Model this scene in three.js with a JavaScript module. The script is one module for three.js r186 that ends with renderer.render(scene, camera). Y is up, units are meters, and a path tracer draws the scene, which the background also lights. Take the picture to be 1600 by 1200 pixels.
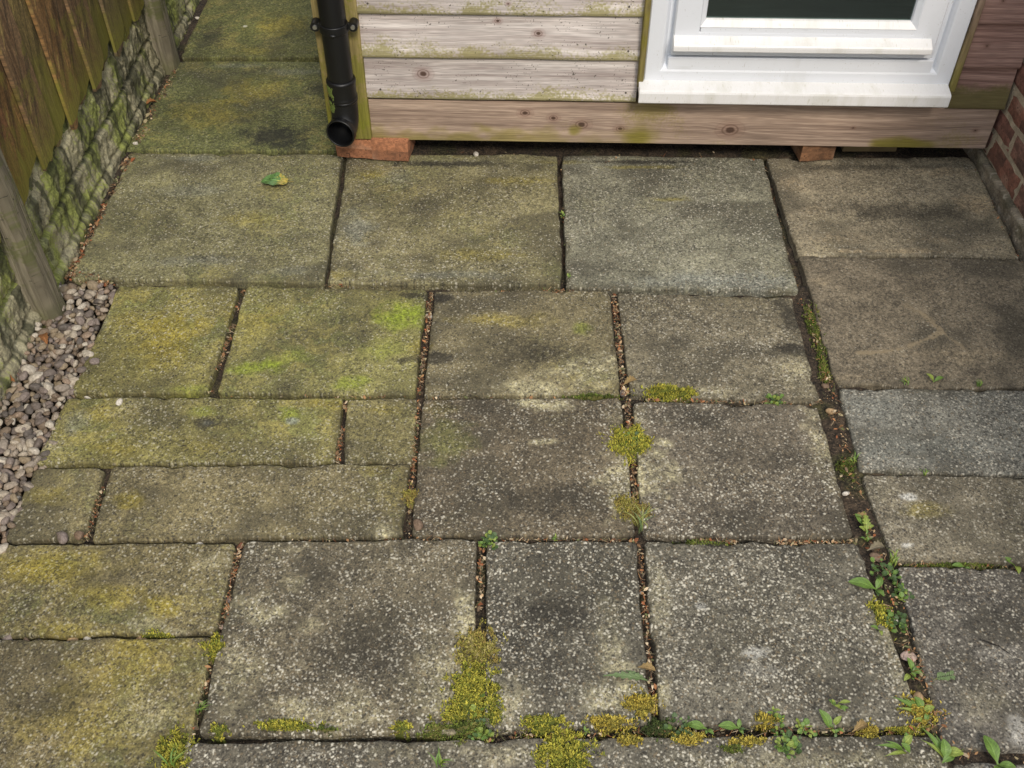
import * as THREE from 'three';
import { mergeGeometries, mergeVertices } from 'three/addons/utils/BufferGeometryUtils.js';
import { RoundedBoxGeometry } from 'three/addons/geometries/RoundedBoxGeometry.js';

// ---------- camera, sky, sun, exposure ----------
const scene = new THREE.Scene();
const camera = new THREE.PerspectiveCamera(41.64, 4 / 3, 0.05, 200);
camera.position.set(0, 1.65, 0);
camera.rotation.order = 'YXZ';
camera.rotation.set(-45.5 * Math.PI / 180, 0.0027, 0);
const renderer = new THREE.WebGLRenderer({ antialias: true });
renderer.setSize(1024, 768);
renderer.toneMapping = THREE.LinearToneMapping;
renderer.toneMappingExposure = 1.6;
renderer.shadowMap.enabled = true;
{ // bright, even overcast sky, a little brighter overhead
  const W = 64, H = 32, d = new Float32Array(W * H * 4);
  for (let j = 0; j < H; j++) for (let i = 0; i < W; i++) {
    const el = ((j + .5) / H - .5) * Math.PI, s = Math.sin(el), L = s > 0 ? .66 + .2 * s : .3;
    const k = (j * W + i) * 4; d[k] = L * .97; d[k + 1] = L; d[k + 2] = L * 1.06; d[k + 3] = 1;
  }
  const t = new THREE.DataTexture(d, W, H, THREE.RGBAFormat, THREE.FloatType);
  t.mapping = THREE.EquirectangularReflectionMapping; t.magFilter = THREE.LinearFilter; t.needsUpdate = true;
  scene.background = t; scene.environment = t;
}
const sun = new THREE.DirectionalLight(0xfff3e2, 1.3);
sun.position.set(1.2, 4.6, 3.2); sun.target.position.set(0, 0, -1.6);
sun.castShadow = true; sun.shadow.radius = 22; sun.shadow.mapSize.set(2048, 2048);
Object.assign(sun.shadow.camera, { left: -4, right: 4, top: 4, bottom: -4, near: .5, far: 14 });
scene.add(sun, sun.target);

const SLABS=[["S1",[[-1.133,-2.571],[-0.505,-2.565],[-0.481,-1.981],[-1.132,-1.994]],[124,120,87],0.35,0.8,0.5,0.003],
["S2",[[-0.49,-2.565],[0.126,-2.565],[0.12,-1.969],[-0.473,-1.979]],[127,121,89],0.3,0.8,0.55,0.003],
["S3",[[0.141,-2.565],[0.728,-2.548],[0.717,-1.949],[0.134,-1.961]],[124,122,104],0.12,0.9,0.6,0.003],
["S4",[[0.74,-2.548],[1.341,-2.561],[1.32,-2.083],[0.742,-2.093]],[136,127,106],0.06,0.6,0.4,0.003],
["S5",[[0.743,-2.088],[1.321,-2.077],[1.305,-1.607],[0.737,-1.615]],[116,107,90],0.0,0.5,0.28,0.003],
["S6",[[0.739,-1.609],[1.305,-1.601],[1.292,-1.353],[0.731,-1.362]],[116,115,106],0.02,1.1,0.6,0.004],
["S7",[[0.731,-1.353],[1.29,-1.346],[1.289,-1.128],[0.74,-1.139]],[127,120,102],0.05,1.0,0.55,0.004],
["S8",[[0.744,-1.125],[1.29,-1.113],[1.275,-0.746],[0.73,-0.757]],[95,91,83],0.0,1.2,0.6,0.002],
["A1",[[-0.999,-1.971],[-0.696,-1.966],[-0.696,-1.593],[-1.008,-1.591]],[127,121,73],0.5,1.0,0.55,0.0],
["A2",[[-0.677,-1.966],[-0.221,-1.954],[-0.223,-1.587],[-0.673,-1.587]],[125,121,76],0.45,0.9,0.5,0.001],
["A3",[[-0.201,-1.949],[0.239,-1.954],[0.242,-1.587],[-0.204,-1.583]],[114,106,80],0.35,0.9,0.5,0.0],
["A4",[[0.261,-1.944],[0.696,-1.929],[0.69,-1.569],[0.263,-1.589]],[116,109,90],0.1,1.2,0.55,-0.002],
["B1",[[-1.011,-1.577],[-0.389,-1.577],[-0.383,-1.39],[-1.019,-1.379]],[124,118,73],0.42,1.1,0.5,0.0],
["B2",[[-0.376,-1.573],[-0.218,-1.577],[-0.217,-1.39],[-0.366,-1.388]],[120,113,76],0.4,1.0,0.5,-0.002],
["C1",[[-1.018,-1.369],[-0.866,-1.372],[-0.859,-1.186],[-1.014,-1.181]],[118,110,80],0.35,0.8,0.45,-0.002],
["C2",[[-0.851,-1.376],[-0.222,-1.383],[-0.222,-1.197],[-0.84,-1.186]],[120,111,81],0.38,1.0,0.5,0.0],
["D1",[[-0.207,-1.575],[0.243,-1.577],[0.243,-1.198],[-0.202,-1.195]],[100,91,74],0.12,1.2,0.65,0.0],
["D2",[[0.268,-1.565],[0.682,-1.559],[0.679,-1.195],[0.258,-1.198]],[98,91,78],0.06,1.3,0.7,0.001],
["E1",[[-1.138,-1.172],[-0.551,-1.18],[-0.55,-0.978],[-1.134,-0.963]],[116,107,76],0.42,1.0,0.5,0.0],
["E2",[[-1.133,-0.959],[-0.555,-0.968],[-0.548,-0.59],[-1.14,-0.58]],[115,105,76],0.38,1.1,0.5,0.001],
["F1",[[-0.536,-1.181],[-0.07,-1.187],[-0.076,-0.786],[-0.541,-0.778]],[99,92,75],0.14,1.3,0.7,0.002],
["F2",[[-0.053,-1.183],[0.243,-1.186],[0.238,-0.8],[-0.048,-0.79]],[92,88,76],0.05,1.4,0.75,0.0],
["F3",[[0.259,-1.183],[0.68,-1.178],[0.707,-0.798],[0.255,-0.802]],[98,94,82],0.03,1.4,0.7,0.002],
["G1",[[-0.548,-0.767],[0.061,-0.775],[0.048,-0.419],[-0.537,-0.411]],[97,92,80],0.06,1.4,0.72,0.0],
["G2",[[0.085,-0.776],[0.726,-0.783],[0.731,-0.419],[0.084,-0.419]],[98,94,82],0.03,1.4,0.72,0.0],
["T1",[[0.737,-0.739],[1.269,-0.724],[1.243,-0.419],[0.744,-0.419]],[100,97,90],0.03,1.3,0.6,0.0],
["P1",[[-1.124,-3.122],[-0.601,-3.122],[-0.502,-2.585],[-1.15,-2.585]],[99,102,63],0.5,0.6,0.35,0.004],
["P2",[[-1.127,-3.996],[-0.744,-3.996],[-0.607,-3.153],[-1.122,-3.153]],[95,97,57],0.55,0.5,0.3,0.002]];
const PATCHES=[["g",-0.276,-1.852,0.075,0.06,0.9],["g",-0.604,-1.671,0.075,0.035,0.8],["g",-0.368,-1.621,0.05,0.03,0.55],["g",-0.535,-1.706,0.06,0.03,0.4],["g",0.169,-1.813,0.03,0.03,0.45],["g",-0.147,-1.446,0.07,0.09,0.3],["g",-0.5,-1.525,0.03,0.025,0.55],["g",-0.693,-1.531,0.04,0.02,0.4],["g",-0.313,-1.738,0.06,0.05,0.3],["g",-0.737,-1.601,0.06,0.02,0.35],["y",-0.829,-1.772,0.1,0.11,0.8],["y",-0.924,-1.84,0.08,0.05,0.4],["y",-0.635,-1.84,0.1,0.08,0.35],["y",-0.905,-1.525,0.08,0.04,0.55],["y",-0.862,-1.422,0.06,0.03,0.5],["y",-0.411,-1.557,0.06,0.02,0.5],["y",-0.901,-1.116,0.14,0.05,0.8],["y",-0.759,-1.052,0.1,0.04,0.6],["y",-0.655,-1.033,0.035,0.03,0.8],["y",-0.834,-0.979,0.06,0.03,0.5],["y",-0.694,-0.899,0.16,0.07,0.5],["y",-0.723,-0.802,0.16,0.07,0.5],["y",-0.973,-1.297,0.05,0.03,0.5],["y",-0.79,-1.28,0.04,0.03,0.7],["y",-0.025,-1.84,0.14,0.03,0.5],["y",-0.011,-2.427,0.12,0.025,0.5],["y",-0.111,-2.091,0.15,0.03,0.45],["y",-0.725,-2.244,0.1,0.04,0.4],["y",-0.415,-2.459,0.04,0.03,0.5],["y",0.454,-2.342,0.06,0.015,0.6],["y",-0.673,-0.95,0.1,0.02,0.4],["y",-0.222,-1.738,0.03,0.06,0.4],["y",-0.295,-1.541,0.06,0.02,0.4],["y",0.839,-1.256,0.05,0.03,0.5],["y",-0.452,-2.007,0.05,0.02,0.4],["y",-0.152,-1.541,0.05,0.03,0.3],["y",-0.292,-1.365,0.05,0.02,0.4],["y",-0.657,-1.428,0.08,0.03,0.3],["y",0.138,-2.524,0.12,0.012,0.4],["y",0.379,-2.501,0.12,0.012,0.6],["y",-0.83,-2.926,0.12,0.1,0.6],["y",-0.945,-2.79,0.15,0.1,0.5],["y",-0.824,-3.388,0.12,0.1,0.6],["y",-0.88,-3.202,0.1,0.04,0.4],["k",-0.715,-2.662,0.13,0.075,1.0],["k",-0.637,-2.592,0.07,0.03,0.6],["d",-0.186,-1.924,0.045,0.022,1.0],["d",-0.253,-1.931,0.03,0.012,0.7],["d",-0.182,-1.706,0.045,0.028,0.85],["d",-0.249,-1.701,0.04,0.015,0.6],["d",0.682,-1.738,0.07,0.02,0.9],["d",0.675,-1.864,0.03,0.08,0.7],["d",0.71,-1.706,0.03,0.1,0.6],["d",-0.679,-1.499,0.035,0.018,0.75],["d",0.077,-1.024,0.09,0.05,0.7],["d",0.399,-1.18,0.05,0.012,0.9],["d",0.39,-1.522,0.13,0.05,0.55],["d",0.098,-1.289,0.15,0.06,0.5],["d",-0.286,-0.937,0.16,0.08,0.5],["d",0.021,-1.727,0.12,0.05,0.5],["d",0.062,-0.899,0.1,0.06,0.45],["d",-0.353,-1.102,0.14,0.05,0.35],["d",-0.651,-1.502,0.05,0.02,0.4],["d",0.687,-1.392,0.02,0.05,0.8],["d",-0.109,-1.541,0.07,0.04,0.3],["d",-0.778,-2.077,0.12,0.02,0.35],["d",-0.197,-2.514,0.2,0.02,0.9],["d",0.362,-2.528,0.22,0.012,0.9],["d",1.01,-2.501,0.2,0.02,0.5],["d",1.047,-2.288,0.17,0.06,0.55],["d",-0.773,-1.102,0.1,0.03,0.35],["d",-0.426,-1.017,0.06,0.04,0.3],["d",0.537,-1.392,0.13,0.06,0.3],["d",1.205,-2.288,0.08,0.04,0.3],["d",-0.422,-0.85,0.12,0.04,0.3],["d",0.343,-0.95,0.12,0.08,0.3],["d",-0.771,-0.85,0.09,0.03,0.4],["d",-0.83,-0.826,0.08,0.03,0.4],["k",-0.629,-2.946,0.05,0.05,0.7],["k",-1.051,-3.293,0.06,0.12,0.6],["c",-0.49,-1.506,0.017,0.012,0.9],["c",-0.672,-1.499,0.022,0.01,0.5],["c",0.528,-1.986,0.26,0.05,0.65],["c",-0.174,-2.012,0.2,0.02,0.5],["c",-0.426,-2.215,0.06,0.09,0.65],["c",-0.322,-2.443,0.05,0.05,0.4],["c",-0.912,-2.379,0.15,0.04,0.4],["c",-0.841,-2.064,0.15,0.03,0.45],["c",0.847,-1.428,0.26,0.05,0.5],["c",-0.586,-2.025,0.1,0.025,0.4],["c",0.807,-1.541,0.06,0.05,0.4],["c",-0.948,-2.541,0.12,0.02,0.5],["c",-0.706,-3.049,0.12,0.03,0.45],["c",-0.924,-3.092,0.1,0.02,0.5],["c",-1.022,-1.829,0.04,0.09,0.5],["c",-0.962,-1.502,0.035,0.06,0.5],["p",0.035,-1.611,0.07,0.035,0.7],["p",0.2,-1.673,0.06,0.05,0.7],["p",0.095,-1.663,0.04,0.02,0.6],["p",0.06,-1.557,0.06,0.018,0.8],["p",0.225,-1.322,0.045,0.09,0.7],["p",0.321,-1.621,0.06,0.02,0.5],["p",0.291,-1.357,0.05,0.07,0.75],["p",0.261,-1.512,0.05,0.04,0.6],["p",-0.489,-1.031,0.035,0.03,0.7],["p",-0.448,-1.017,0.025,0.02,0.8],["p",-0.47,-1.007,0.02,0.015,0.7],["p",-0.085,-1.003,0.03,0.07,0.65],["p",-0.132,-0.886,0.05,0.09,0.5],["p",-0.339,-0.816,0.14,0.03,0.55],["p",-0.499,-0.899,0.05,0.07,0.45],["p",0.196,-0.856,0.08,0.05,0.6],["p",-0.007,-0.838,0.04,0.05,0.5],["p",-0.449,-1.161,0.05,0.02,0.3],["p",-0.257,-1.205,0.03,0.02,0.8],["p",0.668,-1.428,0.03,0.12,0.5],["p",0.659,-1.663,0.06,0.05,0.45],["p",0.414,-1.601,0.1,0.02,0.5],["p",-0.867,-1.541,0.04,0.04,0.4],["p",-1.016,-1.428,0.04,0.02,0.5],["p",0.061,-1.446,0.03,0.008,0.8],["p",0.325,-1.446,0.02,0.012,0.7],["p",-0.281,-0.84,0.03,0.03,0.5],["p",-0.419,-1.087,0.03,0.02,0.4],["p",-0.375,-0.99,0.02,0.015,0.4],["p",-0.641,-0.826,0.06,0.05,0.4],["p",-0.618,-0.802,0.03,0.02,0.4],["p",0.694,-0.95,0.03,0.1,0.4],["p",0.18,-0.95,0.025,0.12,0.4],["p",0.272,-1.059,0.02,0.1,0.4],["p",-0.006,-0.746,0.2,0.02,0.4],["p",0.53,-0.734,0.2,0.02,0.4],["p",0.811,-0.844,0.04,0.04,0.3],["p",-0.594,-1.131,0.03,0.02,0.4],["p",-0.685,-0.996,0.03,0.012,0.8],["p",-0.632,-0.976,0.03,0.01,0.7],["p",0.14,-1.684,0.015,0.015,0.8],["p",0.145,-1.621,0.02,0.02,0.6],["o",1.285,-2.318,0.09,0.06,1],["o",1.244,-2.475,0.1,0.03,0.7],["o",0.788,-2.411,0.05,0.05,0.5],["o",1.0,-2.11,0.2,0.012,0.9],["o",0.818,-2.288,0.05,0.04,0.4],["o",0.878,-2.167,0.1,0.03,0.4],["o",1.115,-2.159,0.1,0.02,0.4],["o",1.225,-2.131,0.06,0.02,0.4],["o",1.047,-1.716,0.14,0.04,0.35],["o",0.772,-1.986,0.03,0.02,0.4],["o",0.788,-1.642,0.1,0.015,0.3],["w",0.814,-1.295,0.024,0.012,0.9],["w",0.778,-1.175,0.02,0.01,0.85],["w",0.44,-0.936,0.03,0.02,0.65],["w",0.352,-1.035,0.012,0.012,0.65],["w",0.862,-0.791,0.025,0.03,0.5],["w",0.435,-0.905,0.05,0.02,0.25],["w",0.865,-0.937,0.05,0.02,0.2],["w",0.259,-1.487,0.01,0.012,0.6],["w",0.244,-1.472,0.014,0.01,0.5],["w",-0.946,-3.379,0.008,0.008,0.9]];
const STROKES=[["o",[[0.814,-1.721],[0.907,-1.732],[1.032,-1.794],[0.999,-1.869]],0.009,0.85],["o",[[1.032,-1.794],[1.066,-1.738]],0.008,0.7],["o",[[0.999,-1.869],[0.974,-1.893]],0.014,0.6],["x",[[0.856,-0.966],[0.884,-0.953],[0.901,-0.934]],0.0022,1.0]];
const LITTER=[[[[-0.681,-1.956],[-0.69,-1.597]],150,0.008],[[[-0.208,-1.946],[-0.215,-1.591]],170,0.008],[[[0.25,-1.946],[0.252,-1.581]],190,0.009],[[[0.256,-1.581],[0.252,-1.248]],190,0.01],[[[-0.381,-1.573],[-0.376,-1.392]],90,0.007],[[[-0.215,-1.571],[-0.212,-1.195]],120,0.007],[[[-0.858,-1.372],[-0.852,-1.189]],70,0.007],[[[-0.543,-1.178],[-0.541,-0.992]],80,0.007],[[[-0.062,-1.177],[-0.066,-0.983]],70,0.007],[[[0.25,-1.183],[0.246,-0.82]],130,0.007],[[[0.355,-1.189],[0.681,-1.183]],230,0.007],[[[-0.052,-1.191],[0.247,-1.189]],70,0.005],[[[-1.116,-3.062],[-1.139,-2.007]],480,0.014,1.7],[[[-1.157,-2.012],[-1.009,-1.979]],170,0.018,1.5],[[[-1.166,-1.986],[-1.151,-1.84]],50,0.02],[[[-1.162,-1.829],[-1.152,-1.621]],35,0.03],[[[-0.074,-1.954],[-0.01,-1.949]],40,0.006],[[[0.071,-1.956],[0.152,-1.951]],60,0.008],[[[0.727,-1.912],[0.704,-1.289]],150,0.02],[[[0.707,-1.272],[0.729,-0.757]],190,0.02],[[[0.28,-1.575],[0.69,-1.563]],110,0.006],[[[1.333,-2.501],[1.318,-2.059]],70,0.012],[[[0.213,-0.791],[0.723,-0.79]],130,0.008],[[[-0.116,-0.779],[0.212,-0.785]],80,0.008],[[[-0.668,-1.585],[0.223,-1.579]],60,0.004],[[[-0.516,-1.184],[-0.135,-1.189]],40,0.005],[[[-0.481,-1.979],[-0.419,-1.976]],14,0.006],[[[-0.551,-0.774],[-0.547,-0.963]],50,0.008],[[[-0.237,-2.558],[0.701,-2.541]],60,0.03],[[[0.748,-1.131],[0.988,-1.122]],50,0.006],[[[0.717,-0.751],[0.892,-0.729]],60,0.012],[[[0.139,-2.541],[0.135,-1.974]],25,0.005],[[[0.727,-2.508],[0.718,-1.961]],20,0.005]];
const MOSS=[[0.347,-1.593,0.05,0.016,0.02,1,"long domed yellow-green moss cushion on the joint below the far square slab"],
[0.248,-1.446,0.036,0.04,0.012,1,"round yellow-green moss tuft mixed with small weeds midway up the centre-right joint"],
[0.243,-1.264,0.03,0.026,0.01,2,"orange-tinged moss tuft below thin grass stems in the centre-right joint"],
[-0.212,-1.3,0.016,0.02,0.01,2,"small brownish moss tuft alone in the centre-left joint"],
[-0.063,-0.943,0.032,0.04,0.012,2,"rusty yellow moss at the top end of the mossy column near the bottom centre"],
[-0.069,-0.884,0.034,0.03,0.012,1,"yellow-green moss in the middle of the mossy column near the bottom centre"],
[-0.076,-0.832,0.044,0.032,0.013,1,"wide yellow-green moss at the foot of the mossy column, beside the white chip"],
[-0.067,-0.791,0.045,0.018,0.01,0,"green moss where the mossy column meets the bottom joint"],
[0.054,-0.798,0.036,0.013,0.016,1,"bright yellow moss bank right of the dark gap in the bottom joint"],
[0.085,-0.746,0.04,0.035,0.014,1,"large yellow-green moss spreading over the slab edge at the bottom centre"],
[0.172,-0.801,0.038,0.011,0.015,3,"golden moss bank left of the dark ground-cover in the bottom joint"],
[0.228,-0.838,0.028,0.018,0.009,3,"thin golden moss at the lower end of the joint beside the toothed leaf"],
[0.195,-0.774,0.02,0.01,0.008,3,"little golden moss tuft hanging below the golden bank"],
[0.299,-0.779,0.03,0.012,0.01,3,"golden moss under the twin oval leaves of the bottom joint"],
[0.401,-0.77,0.03,0.008,0.009,3,"golden moss strip on the slab edge right of the twin oval leaves"],
[0.438,-0.806,0.02,0.011,0.013,3,"small golden moss knob with a green sprig, upper side of bottom joint"],
[-0.391,-0.794,0.045,0.009,0.013,1,"flat yellow-green moss bank along the front edge of the big left slab"],
[-0.502,-0.785,0.016,0.01,0.012,1,"little green moss tuft at the front left corner of the big left slab"],
[-0.568,-0.75,0.024,0.03,0.018,1,"tall lime moss tuft at the bottom left beside thin grass"],
[-0.191,-0.792,0.018,0.009,0.013,1,"small yellow moss knob left of the mossy column on the bottom joint"],
[-0.127,-0.787,0.03,0.009,0.009,0,"dark green moss strip just left of the mossy column"],
[-0.548,-0.947,0.018,0.02,0.012,1,"lime moss tuft at the corner between the two left front slabs and the big slab"],
[0.609,-0.794,0.02,0.012,0.011,3,"golden moss tuft behind a curled dry leaf on the bottom joint"],
[0.674,-0.793,0.036,0.007,0.009,1,"thin green moss strip at the right end of the bottom joint"],
[0.689,-1.014,0.017,0.03,0.01,1,"bright yellow moss on the slab edge beside a white chip in the right joint"],
[0.172,-1.583,0.05,0.008,0.01,0,"dark green moss strip in the joint left of the long domed cushion"],
[0.728,-1.817,0.014,0.075,0.008,0,"long olive moss band in the dirt joint beside the far square slab"],
[0.721,-1.673,0.012,0.05,0.008,0,"olive moss band lower down the same dirt joint, by the smooth brown slab"],
[0.703,-0.826,0.03,0.022,0.01,3,"golden moss under the long leaves below the round cream stone"],
[0.246,-0.791,0.036,0.016,0.008,4,"dark bushy moss at the crossing of the bottom joint and the toothed-leaf joint"],
[0.38,-1.183,0.04,0.007,0.006,0,"thin dark moss under the dry needles of the middle joint"],
[0.866,-1.131,0.08,0.005,0.006,0,"thin olive moss line in the joint behind the cracked right slab"],
[0.704,-1.374,0.016,0.022,0.012,0,"green grassy moss tuft on the dirt joint beside the blue-grey slab"],
[-0.319,-0.786,0.02,0.006,0.008,0,"tiny dark moss dot beside the flat yellow-green bank"],
[-0.655,-0.974,0.03,0.005,0.007,1,"thin lime moss line on the joint between the two left front slabs"],
[0.372,-0.757,0.02,0.006,0.006,0,"faint green moss on the edge of the bottom right slab"]];
const STONES=[[-0.886,-1.559,0.022,"white","small white stone chip on the long mossy left slab"],
[-0.98,-1.69,0.026,"mauve","flat mauve-grey pebble lying on the yellowish slab beside the gravel"],
[-0.211,-1.873,0.022,"white","pale pebble sitting in the centre-left joint near its far end"],
[-0.193,-1.219,0.028,"brown","brown-grey pebble on the big centre slab beside the joint crossing"],
[-0.972,-1.593,0.024,"white","pale pebble on the joint end nearest the gravel strip"],
[-0.899,-1.189,0.034,"mauve","larger mauve pebble in the joint by the small left slab"],
[-0.866,-1.195,0.026,"brown","brown pebble beside the larger mauve one in the joint by the small left slab"],
[-0.54,-0.996,0.026,"pink","pinkish white chip standing in the joint left of the big slab"],
[-0.546,-0.975,0.022,"brown","brown pebble at the joint corner under the pinkish chip"],
[-0.547,-1.184,0.018,"red","small reddish stone at the head of the joint left of the big slab"],
[-0.541,-1.053,0.022,"mauve","mauve pebble stuck halfway down the joint left of the big slab"],
[-0.049,-0.813,0.024,"white","bright white chip on the moss at the bottom centre"],
[0.245,-1.076,0.012,"white","tiny white chip in the joint above the toothed leaf"],
[0.712,-1.006,0.02,"white","white chip among dark small leaves in the right dirt joint"],
[0.69,-1.31,0.018,"white","white chip on the slab edge beside the wide dirt joint"],
[0.714,-0.929,0.032,"pink","pinkish stone in the dirt joint just above the oval-leaved rosette"],
[0.709,-0.847,0.028,"cream","round cream stone in the dirt joint near the bottom right"],
[0.71,-1.146,0.026,"brown","brown pebble below the dry grey leaf at the right joint crossing"],
[-0.764,-1.18,0.016,"cream","yellowish pebble in the joint in front of the long dark left slab"],
[-0.629,-1.181,0.024,"white","white sliver of stone in the joint in front of the long dark left slab"],
[-0.323,-1.184,0.014,"white","small white chip in the joint at the back of the big left slab"],
[-0.207,-1.186,0.022,"mauve","grey pebble where the centre-left joint ends at the back of the big left slab"],
[-0.023,-1.18,0.016,"mauve","grey chip beside tiny seedlings at the back of the narrow front slab"],
[0.254,-1.609,0.03,"mauve","grey-white pebble at the lower end of the leaf-filled joint"],
[0.39,-1.563,0.012,"white","tiny white chip in the joint right of the domed moss"],
[-0.113,-2.561,0.024,"white","pale pebble in the dark gap under the shed"],
[-0.933,-0.966,0.034,"mauve","leftmost mauve pebble of the row wedged between the two left front slabs"],
[-0.899,-0.964,0.024,"brown","second pebble from the left edge wedged between the two left front slabs"],
[-0.874,-0.964,0.026,"mauve","third pebble from the left edge wedged between the two left front slabs"],
[-0.813,-0.966,0.026,"cream","cream pebble wedged midway between the two left front slabs"],
[-0.788,-0.966,0.028,"white","pale leaf-shaped pebble wedged midway between the two left front slabs"],
[-0.759,-0.966,0.02,"mauve","small grey pebble in the joint between the left front slabs"],
[-0.69,-0.971,0.024,"cream","rightmost cream pebble wedged between the two left front slabs"],
[0.709,-1.541,0.024,"cream","tan stone in the dirt joint left of the blue-grey slab"],
[0.711,-1.615,0.02,"brown","brown stone in the dirt joint at the corner of the smooth brown slab"],
[-1.128,-2.616,0.02,"white","white chip at the foot of the stone-faced fence base"],
[-1.13,-2.554,0.022,"white","second white chip at the foot of the fence base, nearer the gravel"],
[-1.129,-3.447,0.018,"white","small white chip at the far end of the alley by the fence"]];
const WEEDS=[["sprout",0.133,-2.265,0.03,60,"bright green sprout in the joint between the two far middle slabs"],
["sprout",0.137,-2.002,0.034,80,"second bright green sprout at the near end of the far middle joint"],
["seedling",0.96,-1.625,0.045,20,"two-leaved seedling at the front edge of the smooth brown slab"],
["grass",0.894,-1.619,0.02,90,"tiny grass tuft left of the two-leaved seedling"],
["grass",1.059,-1.615,0.02,90,"tiny grass tuft right of the two-leaved seedling"],
["cluster",0.267,-1.45,0.045,90,"leafy green weed growing through the round yellow-green moss"],
["grass",0.255,-1.211,0.075,80,"pale thin grass tuft standing in the centre-right joint"],
["dandelion",0.704,-1.22,0.08,85,"yellow-green toothed weed in the right joint above the joint crossing"],
["sprout",0.7,-1.183,0.03,80,"small weed sprig just below the toothed yellow-green weed"],
["plantain",0.692,-1.073,0.075,165,"weed with one long oval leaf pointing left over the slab edge"],
["cluster",0.717,-1.109,0.06,90,"dark small-leaved creeping weed in the right dirt joint"],
["cluster",0.709,-1.001,0.045,90,"dark small-leaved weed around the white chip in the right dirt joint"],
["seedling",0.674,-0.983,0.03,160,"pale green seedling at the slab edge beneath the bright yellow moss"],
["rosette",0.712,-0.896,0.065,120,"oval-leaved rosette standing in the right dirt joint"],
["frond",0.747,-0.884,0.045,10,"feathery creeping weed lying on the cracked right slab"],
["longleaf",0.702,-0.823,0.07,150,"weed with long pale leaves pointing up left from the right dirt joint"],
["rosette",0.551,-0.793,0.07,100,"big spreading weed on the bottom joint at the right"],
["sprout",0.556,-0.823,0.045,60,"thin branching sprig behind the big spreading weed"],
["plantain",0.387,-0.794,0.05,175,"right one of the twin oval-leaved weeds on the bottom joint"],
["plantain",0.332,-0.793,0.05,170,"left one of the twin oval-leaved weeds on the bottom joint"],
["rosette",0.126,-0.787,0.034,90,"small star-shaped green rosette between the yellow and golden moss"],
["dandelion2",0.239,-0.884,0.085,175,"grey-green toothed leaf lying left across the narrow front slab"],
["sprout",0.447,-0.812,0.03,80,"tiny sprig on the golden moss knob"],
["cluster",0.462,-0.762,0.04,0,"small creeping green weed on the bottom right slab edge"],
["longleaf",0.724,-0.74,0.085,120,"big leafy weed at the bottom right end of the dirt joint"],
["longleaf",0.658,-0.754,0.07,175,"trailing weed stem lying left across the bottom right slab"],
["plantain",0.806,-0.728,0.07,100,"broad-leaved weed at the very bottom right edge"],
["sprout",0.819,-1.364,0.02,90,"tiny sprout in the joint in front of the blue-grey slab"],
["grass",0.864,-1.36,0.018,90,"tiny grass tuft in the joint in front of the blue-grey slab"],
["cluster",0.59,-1.569,0.04,90,"small green creeping weed in the joint right of the domed moss"],
["cluster",-0.048,-1.183,0.035,80,"tiny pale seedlings at the top of the joint by the narrow front slab"],
["sprout",0.084,-1.189,0.02,90,"little green sprout behind the narrow front slab"],
["seedling",0.979,-1.131,0.05,150,"green stems at the right edge behind the cracked slab"],
["plantain",0.877,-1.125,0.035,175,"flat pale leaf weed in the joint behind the cracked right slab"],
["grass",-0.545,-0.823,0.03,60,"thin grass blades in the joint left of the big front slab"],
["grass",-0.121,-0.724,0.04,60,"thin grass blades at the bottom edge left of centre"],
["grass",-0.567,-0.726,0.05,80,"short grass tuft at the bottom left below the lime moss"],
["cluster",-0.068,-0.838,0.06,90,"small round-leaved weed nestled in the mossy column"],
["cluster",-0.059,-0.788,0.045,90,"round-leaved green weed at the foot of the mossy column"],
["cluster",0.285,-0.796,0.05,90,"dark creeping weed right of the bottom joint crossing"],
["cluster",0.482,-0.794,0.05,90,"low creeping weed on the bottom joint between the sprig knob and the big spreading weed"],
["cluster",0.739,-1.066,0.04,90,"pale small-leaved weed to the right of the long oval leaf in the dirt joint"],
["grass",0.721,-1.388,0.03,90,"short grass blades on the dirt joint beside the blue-grey slab"],
["rosette",0.501,-0.795,0.04,90,"little leafy rosette on the bottom joint left of the big spreading weed"],
["grass",0.739,-1.131,0.04,100,"fine grass blades at the corner behind the cracked right slab"],
["seedling",0.708,-0.805,0.035,60,"pale seedling below the round cream stone in the dirt joint"]];
const DRY=[[0.708,-1.158,0.035,"grey","curled grey dry leaf at the right joint crossing"],
[0.59,-0.785,0.03,"tan","curled tan dry leaf on the golden moss of the bottom joint"],
[-1.179,-1.822,0.035,"orange","orange dry leaf leaning at the foot of the near fence post"],
[-1.112,-1.778,0.04,"orange","long orange dry leaf lying on the gravel"],
[-1.162,-1.621,0.035,"orange","orange dry leaf on the gravel at the left edge of the picture"],
[0.234,-0.904,0.03,"tan","crumpled tan dry leaf at the base of the grey-green toothed leaf"],
[0.699,-1.246,0.03,"tan","tan dry leaf behind the yellow-green toothed weed"],
[-1.141,-2.828,0.04,"orange","orange dry leaf caught at the foot of the fence base beside the alley"],
[0.262,-1.611,0.035,"tan","pale dry stalk leaf at the lower end of the leaf-filled joint"]];
const FALLEN_LEAF=[-0.675, -2.404];
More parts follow.
